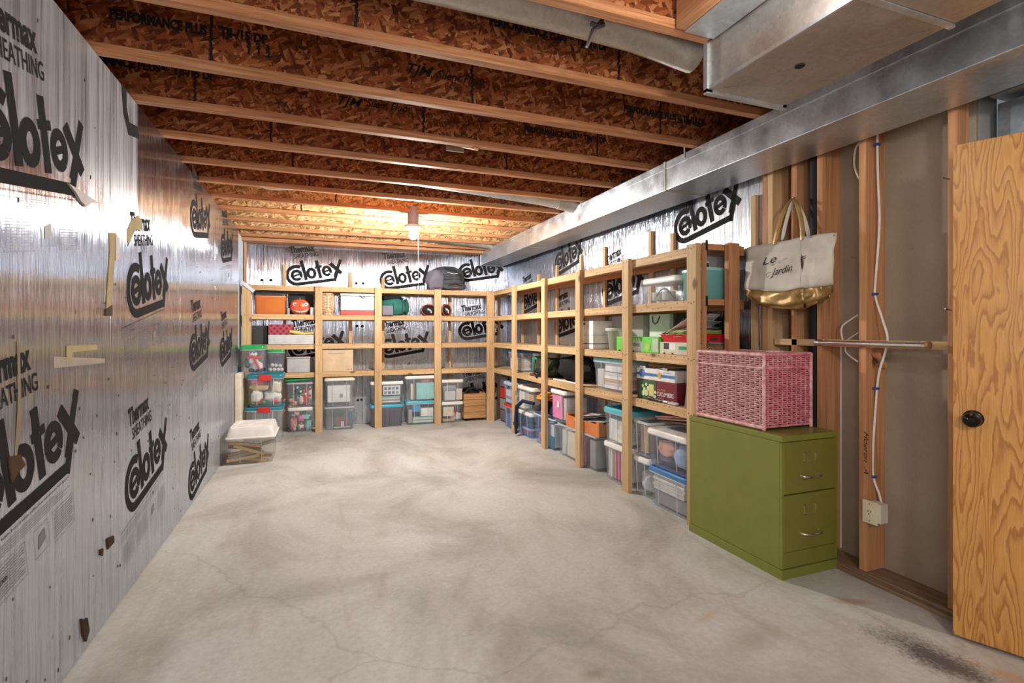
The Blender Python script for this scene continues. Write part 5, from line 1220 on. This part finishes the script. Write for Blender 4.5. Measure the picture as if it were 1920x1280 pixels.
b = tote('clear bin with a pink binder, tipped on the large bins below', 2.30, 2.62, 4.60, 4.95, .337, .66, W, 'white', .18, face=Fx, ribs=1)
pb = put(b, 'box', 'pink_binder', 'bright pink binder with a small sticker in the tipped clear bin', 'binder', .02, .78, .02, .92, 'pink', 0, .05)
onto(put(b, 'box', 'sticker', '', 'sticker', .42, .58, .45, .68, 'white', -.03, -.005), pb)
for i in range(5): put(b, 'box', 'file', 'pale file standing beside the pink binder', 'file', .80 + i * .04, .83 + i * .04, .02, .85, ('white', 'silver')[i % 2], .05, .9, 'files beside the pink binder')
ot = empty('orange_tray', (2.44, 4.25, .33), 'orange cardboard produce tray full of papers on the big clear bin', 'box')
y0, y1 = 3.93, 4.57; OR = cm((.62, .20, .06)); OR2 = cm((.36, .14, .06))
bx('tray_floor', 2.303, 2.60, y0, y1, .327, .332, OR2, ot)
bx('tray_side', 2.301, 2.307, y0, y1, .327, .44, OR, ot); bx('tray_side', 2.599, 2.605, y0, y1, .327, .44, OR, ot); bx('tray_end', 2.307, 2.599, y0, y0 + .006, .327, .44, OR2, ot); bx('tray_end', 2.307, 2.599, y1 - .006, y1, .327, .44, OR, ot)
for y in (y0, y1 - .05): bx('corner_tab', 2.3005, 2.3065, y, y + .05, .44, .462, OR, ot); 
bx('corner_tab', 2.307, 2.35, y0, y0 + .006, .44, .462, OR2, ot)
rnd = random.Random(5)
for i in range(8):
    M = Matrix.Translation((2.44, 4.25 + rnd.uniform(-.12, .1), .40 + i * .011)) @ Matrix.Rotation(R(rnd.uniform(-9, 9)), 4, 'X') @ Matrix.Rotation(R(rnd.uniform(-8, 8)), 4, 'Y') @ Matrix.Rotation(rnd.uniform(-.4, .4), 4, 'Z')
    tag(MB().box(-.12, .12, -.14, .14, -.001, .001, 0, M).build('paper_sheet', cm(('white', 'silver', 'white', 'grey')[i % 4]), None), {'silver': 'light grey'}.get(('white', 'silver', 'white', 'grey')[i % 4], ('white', 'silver', 'white', 'grey')[i % 4]) + ' loose paper heaped in the orange produce tray', 'paper', 'papers in the orange tray')
thing('box', 'boards', 'thin boards lying flat under the lowest shelf above the orange tray', 'board', 2.36, 2.60, 3.75, 4.80, .655, .672, 'brown')
b = tote('white lidded bin of pink folders on the floor beside the fourth right post', 2.302, 2.63, 3.46, 3.87, e, .325, W, 'white', .25, face=Fx)
for i, (u, c_) in enumerate(((.05, 'silver'), (.15, 'white'), (.32, 'rose'), (.46, 'pink'), (.60, 'cream'), (.75, 'white'))): put(b, 'box', 'folder', {'silver': 'grey', 'white': 'white', 'rose': 'rose', 'pink': 'pink', 'cream': 'cream'}[c_] + ' folder standing in the white lidded bin beside the fourth post', 'folder', u, u + .07, .02, .9, c_, .04, .7, 'folders by the fourth post')
b = tote('turquoise lidded clear bin stacked behind the fourth right post', 2.302, 2.63, 3.46, 3.87, .327, .62, W, 'turquoise', .25, face=Fx, lidh=.03)
put(b, 'box', 'white_carton', 'white carton with a small label in the turquoise lidded upper bin', 'box', .1, .45, 0, .75, 'white', .03, .5); books(b, 'white papers in the turquoise lidded upper bin', 5, .5, .98, 0, .75, ['white', 'cream', 'white'], 'papers in the turquoise lidded upper bin', 'paper_stack', 'paper')
put(b, 'can', 'glass_jar', 'pale jar standing at the top of the turquoise lidded upper bin', 'jar', .5, .9, .76, .95, 'aqua', .05, .3)
b = tote('low clear bin of white cloth on the floor behind the fourth post', 2.31, 2.63, 3.215, 3.445, e, .30, W, 'white', .25, face=Fx)
put(b, 'bundle', 'white_cloth', 'white cloth bunched in the low clear bin', 'cloth', .05, .95, 0, .7, 'white', .05, .7, seed=5)
b = tote('open clear bin of brown papers above the low cloth bin', 2.31, 2.63, 3.215, 3.445, .302, .575, W, None, .25, face=Fx, rim='silver')
put(b, 'box', 'brown_paper', 'brown papers standing in the open clear bin', 'paper', .3, .8, .05, .9, 'tan', .05, .5)
for i, (c_, dz) in enumerate((('brown', 0), ('tan', .022), ('rose', .04))):
    M = Matrix.Translation((2.52, 3.05, .60 + dz)) @ Matrix.Rotation(R(-6), 4, 'X') @ Matrix.Rotation(R(8 * i - 5), 4, 'Z')
    tag(MB().box(-.09, .09, -.22, .22, -.006, .006, .001, M).build('picture_frame', cm(c_), None), ('brown', 'tan', 'rose')[i] + ' flat frame lying under the shelf behind the cabinet bins', 'picture frame')
b = tote('front clear bin with a white lid, stacked on the blue lidded bin', 2.275, 2.42 + .18, 2.745, 3.205, .285, .555, (.66, .70, .78), 'white', .25, face=Fx)
put(b, 'bundle', 'peach_cloth', 'peach toy inside the front white lidded bin', 'toy', .12, .62, .30, .8, (.80, .48, .36), .02, .3, seed=4)
put(b, 'bundle', 'denim_cloth', 'blue grey cloth at the bottom of the front white lidded bin', 'cloth', .1, .6, 0, .38, 'smoke', .03, .5, seed=5)
put(b, 'bundle', 'white_cloth', 'white patterned cloth at the right of the front white lidded bin', 'cloth', .55, .98, .05, .75, 'paleblue', .03, .5, seed=6)
b = tote('blue lidded clear bin of folded linen on the floor against the cabinet', 2.275, 2.60, 2.745, 3.19, e, .282, (.72, .76, .82), 'blue', .3, face=Fx)
books(b, 'folded white linen in the blue lidded bin', 5, .05, .95, .45, .95, ['white', 'cream', 'white'], 'linen in the blue lidded bin', 'folded_linen', 'linen')
put(b, 'box', 'grey_case', 'grey flat case at the bottom of the blue lidded bin', 'case', .05, .95, 0, .42, 'grey', .05, .6)
# lowest shelf
b = tote('clear bin with a blue lid on the lowest right shelf, nearest the corner', 2.36, 2.62, 5.92, 6.42, SH[0] + e, 1.02, W, 'blue', .28, face=Fx, ribs=1)
books(b, 'pale magazines in the corner bin with the blue lid', 6, .35, .95, 0, .7, ['white', 'silver', 'cream', 'white'], 'magazines in the corner bin', 'magazine', 'magazine')
put(b, 'box', 'white_carton', 'white carton in the corner bin with the blue lid', 'box', .05, .3, 0, .65, 'white', .03, .5)
j = empty('green_jar', (2.46, 5.62, SH[0]), 'green jar with a pale lid behind the camouflage duffel', 'jar')
MB().lathe([(.0001, 0), (.07, 0), (.075, .03), (.075, .20), (.06, .22)], 20, (2.46, 5.62, SH[0] + e)).build('jar_body', clr((.05, .40, .22), .6), j, True); MB().lathe([(.066, .221), (.068, .25), (.0001, .25)], 20, (2.46, 5.62, SH[0] + e)).build('jar_lid', cm('silver'), j, True)
cg = empty('camouflage_duffel', (2.45, 5.3, SH[0]), 'dark green camouflage duffel hanging over the edge of the lowest right shelf', 'bag')
m, t, b_ = nt('camouflage'); setp(b_, rough=.9); n = noise(t, coords(t), 14, 3, .5, .6); t.links.new(ramp(t, n, [(.35, (.012, .015, .012)), (.48, (.03, .05, .02)), (.58, (.08, .12, .04)), (.66, (.02, .03, .02))], 'CONSTANT'), b_.inputs['Base Color'])
MB().blob((2.46, 5.28, SH[0] + .105), (.15, .27, .105), .14, 8, 28, 14, SH[0] + .002).build('bag_body', m, cg, True)
MB().tube([(2.34, 5.45, SH[0] + .19), (2.30, 5.38, SH[0] + .05), (2.29, 5.28, SH[0] + .0), (2.31, 5.16, SH[0] + .10)], .012, 7).build('strap', cm('black'), cg, True)
MB().box(2.30, 2.34, 5.30, 5.50, SH[0] + .005, SH[0] + .025, .003).build('base_panel', cm('maroon'), cg)
thing('bundle', 'black_duffel', 'black duffel bag on the lowest right shelf between the third and fourth posts', 'bag', 2.35, 2.61, 4.36, 4.98, SH[0] + .002, SH[0] + .26, 'black', None, 9)
thing('box', 'white_tray', 'thin white tray under the black duffel on the lowest shelf', 'tray', 2.34, 2.36, 4.35, 4.95, SH[0] + e, SH[0] + .015, 'white')
b = tote('turquoise lidded bin of books on the lowest right shelf', 2.345, 2.62, 3.56, 4.13, SH[0] + e, 1.032, (.78, .80, .84), 'aqua', .25, face=Fx)
books(b, 'large white book stacked in the turquoise lidded shelf bin', 5, .30, .96, 0, .62, ['white', 'silver', 'tan', 'white', 'silver'], 'books in the turquoise lidded shelf bin')
put(b, 'box', 'white_carton', 'white carton on the books in the shelf bin', 'box', .3, .96, .64, .95, 'white', .05, .6); put(b, 'box', 'grey_binder', 'pale binder at the far end of the shelf bin', 'binder', .03, .25, 0, .7, 'silver', .05, .6)
# cucumber carton and citrus carton
y0, y1 = 2.93, 3.40
cu = empty('cucumber_carton', (2.45, 3.16, SH[0]), 'maroon and green cucumber carton on the lowest shelf beside the twine cone', 'box')
MAR = cm((.20, .022, .035)); bx('carton', XF + .002, 2.60, y0, y1, SH[0] + e, SH[0] + .150, MAR, cu, .003)
bx('green_panel', XF - .0008, XF + .0018, y1 - .24, y1 - .02, SH[0] + .005, SH[0] + .146, cm((.05, .13, .06)), cu)
for i, (u, v, r) in enumerate(((.06, .045, .020), (.075, .075, .016), (.055, .10, .014), (.10, .05, .024), (.125, .085, .018), (.15, .035, .014), (.205, .03, .016), (.10, .115, .012), (.21, .065, .012))):
    MB().lathe([(.0001, -.002), (r, -.001), (r, .001)], 14, (XF - .001, y1 - .02 - u, SH[0] + v), 'x').build('printed_slice', cm((.70, .76, .42)), cu)
bx('printed_hat', XF - .003, XF - .001, y1 - .215, y1 - .155, SH[0] + .03, SH[0] + .12, cm((.70, .62, .25)), cu, .0008)
lettering('CUCUMBERS', 'lettering', cm('white'), (XF - .001, y1 - .25, SH[0] + .045), Fx, cu, .030, 0, .01, 0, .19)
lettering('Long English', 'lettering', cm('tan'), (XF - .001, y1 - .25, SH[0] + .085), Fx, cu, .013, 0, 0, .3, .10)
lettering('Pepinos', 'lettering', cm('tan'), (XF - .001, y1 - .26, SH[0] + .024), Fx, cu, .012, 0, 0, .3, .07)
ci = empty('citrus_carton', (2.45, 3.2, SH[0] + .152), 'white fruit carton with a blue ribbon print on the cucumber carton', 'box')
WH = cm('white'); zb0 = SH[0] + .152
bx('carton', XF + .002, 2.58, 2.95, 3.41, zb0, zb0 + .085, WH, ci, .003)
bx('carton_tab', XF + .002, XF + .008, 3.30, 3.37, zb0 + .086, zb0 + .10, WH, ci); bx('carton_tab', XF + .002, XF + .008, 3.04, 3.09, zb0 + .086, zb0 + .10, WH, ci)
bx('blue_stripe', XF - .0005, XF + .0018, 2.952, 3.408, zb0 + .030, zb0 + .050, cm('blue'), ci)
for k in range(6):
    a = k * math.pi / 3; MB().blob((XF - .001, 3.335 + .022 * math.cos(a), zb0 + .045 + .018 * math.sin(a)), (.003, .017, .013), .1, k, 10, 6).build('ribbon_bow', cm((.10, .20, .55)), ci, True)
MB().lathe([(.0001, -.002), (.022, -.001), (.022, .001)], 18, (XF - .001, 3.12, zb0 + .042), 'x').build('orange_seal', cm((.75, .40, .05)), ci)
lettering('Clementines', 'lettering', cm('blue'), (XF - .001, 3.075, zb0 + .062), Fx, ci, .010, 0, 0, 0, .09)
for i in range(7):
    M = Matrix.Translation((2.46, 3.17 - .015 * i, zb0 + .092 + i * .006)) @ Matrix.Rotation(R(-3 + i), 4, 'X') @ Matrix.Rotation(.12 * (i - 3), 4, 'Z')
    tag(MB().box(-.10, .10, -.17, .17, -.001, .001, 0, M).build('envelope', cm(('yellow', 'dark', 'tan', 'grey', 'orange', 'dark', 'yellow')[i]), None), ('yellow', 'black', 'tan', 'grey', 'orange', 'black', 'yellow')[i] + ' loose envelope on the white fruit carton', 'envelope', 'envelopes on the fruit carton')
tw = empty('twine_cone', (2.385, 2.825, SH[0]), 'grey cone of twine at the near end of the lowest right shelf', 'twine')
mb = MB(); pr = []; n_ = 46
for i in range(n_ + 1): z = .17 * i / n_; pr.append((.052 - .018 * i / n_ + .0014 * (i % 2), z))
mb.lathe([(.0001, 0)] + pr + [(.014, .171), (.014, .185), (.0001, .185)], 22, (2.385, 2.825, SH[0] + e)); mb.build('wound_twine', fabric('grey_twine', (.20, .20, .17), 90, .9, .8), tw, True)
MB().lathe([(.013, .171), (.0135, .197), (.0001, .197)], 14, (2.385, 2.825, SH[0] + e)).build('cone_tip', cm('dark'), tw, True)
thing('box', 'white_card', 'white card standing behind the grey twine cone', 'card', 2.46, 2.47, 2.74, 2.90, SH[0] + e, SH[0] + .25, 'white')
fl_ = empty('flashlight', (2.32, 3.08, SH[0] + .013), 'black flashlight lying on the edge of the lowest shelf', 'flashlight')
MB().tube([(2.318, 3.22, SH[0] + .018), (2.318, 3.19, SH[0] + .018), (2.318, 3.17, SH[0] + .014), (2.318, 3.05, SH[0] + .014)], [.017, .016, .010, .009], 12).build('barrel', cm('black', .3), fl_, True)
MB().tube([(2.318, 3.049, SH[0] + .014), (2.318, 3.0, SH[0] + .014)], .0095, 12).build('steel_tail', CHROME, fl_, True)
thing('bundle', 'cord_coil', 'grey coil of cord on the shelf edge by the twine cone', 'cord', 2.30, 2.345, 2.90, 3.0, SH[0] + .001, SH[0] + .022, 'silver', None, 3)
# middle shelf (z 1.10)
z1_ = SH[1] + e
fb = empty('file_box', (2.46, 4.25, z1_), 'white file box with a dark handle slot and blue stripe on the middle shelf', 'box')
bx('carton', XF, 2.56, 4.09, 4.44, z1_, 1.360, cm('white'), fb, .003)
bx('blue_stripe', XF - .001, 2.561, 4.089, 4.441, z1_ + .045, z1_ + .051, cm('navy'), fb); bx('thin_stripe', XF - .001, 2.561, 4.089, 4.441, z1_ + .125, z1_ + .128, cm('navy'), fb)
bx('handle_slot', XF - .001, XF + .001, 4.24, 4.32, 1.325, 1.345, cm('black'), fb)
bx('label_panel', XF - .0012, XF, 4.13, 4.26, z1_ + .09, z1_ + .17, cm((.86, .84, .80)), fb); lettering('File Box', 'lettering', cm((.6, .35, .25)), (XF - .002, 4.25, z1_ + .12), Fx, fb, .018, 0, 0, .3, .10)
bx('inner_carton', 2.36, 2.60, 3.60, 4.085, z1_, 1.40, plain((.42, .38, .36), .7, 0, .2, 'grey_board'), None); gb = bpy.data.objects['inner_carton']; gb.name = 'grey_carton'; gb.location.x = .14; gb.scale.x = .9; tag(gb, 'large dull grey carton at the back of the middle shelf', 'box')
gb.location.x = 0; gb.scale.x = 1; gb.data.transform(Matrix.Translation((.0, 0, 0)))
for v in gb.data.vertices: v.co.x = 2.53 if v.co.x < 2.5 else 2.60
tu = empty('deli_tub', (2.43, 3.86, z1_), 'clear plastic tub with a white rim between file box and green carton', 'tub')
MB().lathe([(.0001, 0), (.055, 0), (.075, .16), (.085, .175)], 24, (2.43, 3.86, z1_)).build('tub_body', clr((.70, .70, .60), .35), tu, True); MB().lathe([(.088, .165), (.092, .18), (.086, .190), (.0001, .186)], 24, (2.43, 3.86, z1_)).build('tub_lid', clr((.86, .86, .84), .7), tu, True)
gc = empty('green_fruit_carton', (2.4, 3.38, z1_), 'lime green and white fruit carton on the middle shelf behind the fourth post', 'box')
y0, y1 = 3.125, 3.69
bx('carton', XF - .004, 2.56, y0, y1, z1_, z1_ + .118, cm((.16, .66, .09)), gc, .003)
bx('white_panel', XF - .006, XF - .0045, y0 + .20, y1 - .12, z1_ + .004, z1_ + .085, cm('white'), gc)
for k in range(6): MB().add([(XF - .0055, y1 - .14 - k * .035, z1_ + .085), (XF - .0055, y1 - .165 - k * .035, z1_ + .085), (XF - .0055, y1 - .16 - k * .033, z1_ + .112), (XF - .0055, y1 - .152 - k * .033, z1_ + .112)], [(0, 1, 2, 3)]).build('printed_ray', cm('white'), gc)
lettering('Mighties', 'lettering', cm('green'), (XF - .007, y1 - .14, z1_ + .045), Fx, gc, .036, 0, .02, 0, .19)
MB().lathe([(.0001, -.002), (.030, -.001), (.030, .001)], 18, (XF - .006, y0 + .13, z1_ + .045), 'x').build('printed_fruit', cm((.45, .60, .10)), gc)
bx('side_print', XF - .006, XF - .0045, y0 + .005, y0 + .07, z1_ + .01, z1_ + .108, cm((.62, .66, .55)), gc)
for y in (y1 - .16, y1 - .26, y1 - .06): bx('vent_notch', XF - .0075, XF - .0062, y, y + .022, z1_ + .0, z1_ + .010, cm('black'), gc)
pbg = empty('paper_bag', (2.46, 3.48, z1_), 'tall white paper bag with a black cord handle on the middle shelf', 'bag')
bx('bag_body', 2.44, 2.53, 3.40, 3.585, z1_ + .0, 1.405, cm('white'), pbg, .002) if False else None
bx('bag_body', 2.565, 2.60, 3.30, 3.56, z1_, 1.405, cm('white'), pbg, .002)
MB().tube([(2.563, 3.52, 1.39), (2.555, 3.50, 1.34), (2.553, 3.47, 1.325), (2.555, 3.44, 1.34), (2.563, 3.42, 1.39)], .004, 6).build('cord_handle', cm('black'), pbg, True)
M = Matrix.Translation((2.575, 3.06, 1.26)) @ Matrix.Rotation(R(8), 4, 'Y'); tag(MB().box(-.008, .008, -.19, .19, -.145, .145, .002, M).build('leaning_frame', cm('black', .3), None), 'black framed panel leaning at the back of the middle shelf', 'picture frame')
fb2 = empty('fruit_box', (2.46, 2.97, z1_), 'white and green produce carton under the red tray on the middle shelf', 'box')
y0, y1 = 2.80, 3.11
bx('carton', XF - .002, 2.56, y0, y1, z1_, z1_ + .085, cm((.66, .64, .52)), fb2, .002)
bx('dark_label', XF - .004, XF - .0022, y1 - .10, y1 - .045, z1_ + .035, z1_ + .078, cm('dark'), fb2); bx('white_label', XF - .004, XF - .0022, y1 - .175, y1 - .11, z1_ + .03, z1_ + .078, cm('white'), fb2); bx('green_band', XF - .004, XF - .0022, y0 + .003, y0 + .10, z1_ + .035, z1_ + .058, cm('green'), fb2)
for y in (y1 - .06, y1 - .15): bx('vent_notch', XF - .004, XF - .0022, y, y + .02, z1_, z1_ + .010, cm('black'), fb2)
og = empty('organic_box', (2.46, 2.72, z1_), 'brown ORGANIC produce carton at the near end of the middle shelf', 'box')
bx('carton', XF - .002, 2.60, 2.652, 2.795, z1_, z1_ + .075, cm((.24, .12, .055)), og, .002)
lettering('ORGANIC BERRIES', 'lettering', cm('tan'), (XF + .09, 2.6508, z1_ + .048), '-y', og, .014, 0, 0, 0, .15)
pts = [(XF + .045 + .030 * math.sin(a), 2.6500, z1_ + .036 + .022 * math.cos(a)) for a in [2 * math.pi * k / 16 for k in range(17)]]
MB().tube(pts, .0022, 5).build('oval_emblem', cm('manila'), og); MB().add([(XF + .022, 2.6498, z1_ + .025), (XF + .068, 2.6498, z1_ + .025), (XF + .045, 2.6498, z1_ + .050)], [(0, 1, 2)]).build('oval_emblem', cm('manila'), og)
rt = empty('red_tray', (2.46, 2.88, z1_ + .087), 'bright red cardboard tray on the cartons at the shelf end', 'tray')
zz = z1_ + .087; RD = cm((.62, .02, .025), .4)
MB().loft(2.455, 2.88, [(zz, .115, .20, .01), (zz + .055, .13, .225, .01)], 3, True, False).build('tray_body', RD, rt)
MB().loft(2.455, 2.88, [(zz + .055, .13, .225, .01), (zz + .055, .134, .229, .01), (zz + .048, .134, .229, .01)], 3, False, False).build('tray_rim', RD, rt)
bx('tray_handle_slot', XF + .06, XF + .12, 2.665, 2.669, zz + .018, zz + .036, cm('dark'), rt)
rnd = random.Random(8)
for i in range(16):
    c_ = ('white', 'silver', 'lime', 'white', 'dark', 'silver', 'white', 'rose')[i % 8]
    M = Matrix.Translation((2.45 + rnd.uniform(-.02, .03), 2.92 + rnd.uniform(-.05, .05), zz + .045 + i * .006)) @ Matrix.Rotation(rnd.uniform(-.5, .5), 4, 'Z') @ Matrix.Rotation(R(-2 - 1.6 * i + rnd.uniform(-5, 5)), 4, 'X') @ Matrix.Rotation(R(rnd.uniform(-6, 6)), 4, 'Y')
    tag(MB().box(-.10, .10, -.135, .135, -.001, .001, 0, M).build('loose_paper', cm(c_), None), {'lime': 'lime green', 'silver': 'grey', 'dark': 'black'}.get(c_, c_) + ' loose paper fanned out on the red tray', 'paper', 'papers on the red tray')
thing('box', 'green_folder', 'olive green folder under the fanned papers of the red tray', 'folder', 2.35, 2.56, 2.74, 3.04, zz + .057, zz + .085, (.35, .42, .06))
for i in range(5):
    tag(MB().box(-.11, .11, -.035, .035, -.001, .001, 0, Matrix.Translation((2.50, 2.70 + .004 * i, z1_ + .079 + i * .003)) @ Matrix.Rotation(.12 * i - .2, 4, 'Z')).build('grey_paper', cm(('grey', 'silver', 'dark')[i % 3]), None), 'grey paper lying on the ORGANIC carton', 'paper', 'papers on the organic carton')
# upper shelf (z 1.47)
b = tote('clear bin with a white lid and a black cord inside on the upper right shelf', XF, 2.62, 2.925, 3.38, SH[2] + e, 1.665, (.76, .76, .72), 'white', .32, face=Fx, ribs=0, taper=.88)
for i, (u, r) in enumerate(((.18, .09), (.5, .07))):
    put(b, 'can', 'white_dish', ('wide', 'narrow')[i] + ' white dish inside the clear bin on the upper right shelf', 'dish', u - .12, u + .22, .03, .5, 'silver', .1, .5)
pts = [(XF + .05, 3.22 - .03 * k, SH[2] + .06 + .05 * math.sin(k * .55)) for k in range(8)]
tag(MB().tube(pts, .005, 6).build('looped_cable', cm('dark'), None, True), 'black cord looped inside the clear bin on the upper right shelf', 'cord')
b = tote('aqua translucent bin full of files at the near end of the upper shelf', XF + .002, 2.63, 2.655, 2.90, SH[2] + e, 1.685, (.22, .52, .52), None, .72, name='aqua_bin', face='-y', ribs=0, rim='aqua', taper=.94)
put(b, 'box', 'green_folder', 'green folder standing in the aqua bin', 'folder', .05, .5, .0, .7, (.35, .45, .15), .05, .15)
wc = thing('box', 'white_card', 'white photo card sticking out of the aqua bin', 'card', 2.40, 2.455, 2.74, 2.746, 1.55, 1.735, 'white')
onto(thing('box', 'dark_photo', '', 'photo', 2.408, 2.447, 2.7375, 2.7395, 1.69, 1.725, 'dark'), wc)
thing('box', 'grey_file', 'grey file standing in the aqua bin near the wall', 'file', 2.46, 2.615, 2.76, 2.80, 1.50, 1.775, 'grey')
thing('box', 'pale_file', 'pale file standing behind the grey file in the aqua bin', 'file', 2.44, 2.60, 2.82, 2.84, 1.50, 1.755, 'silver')
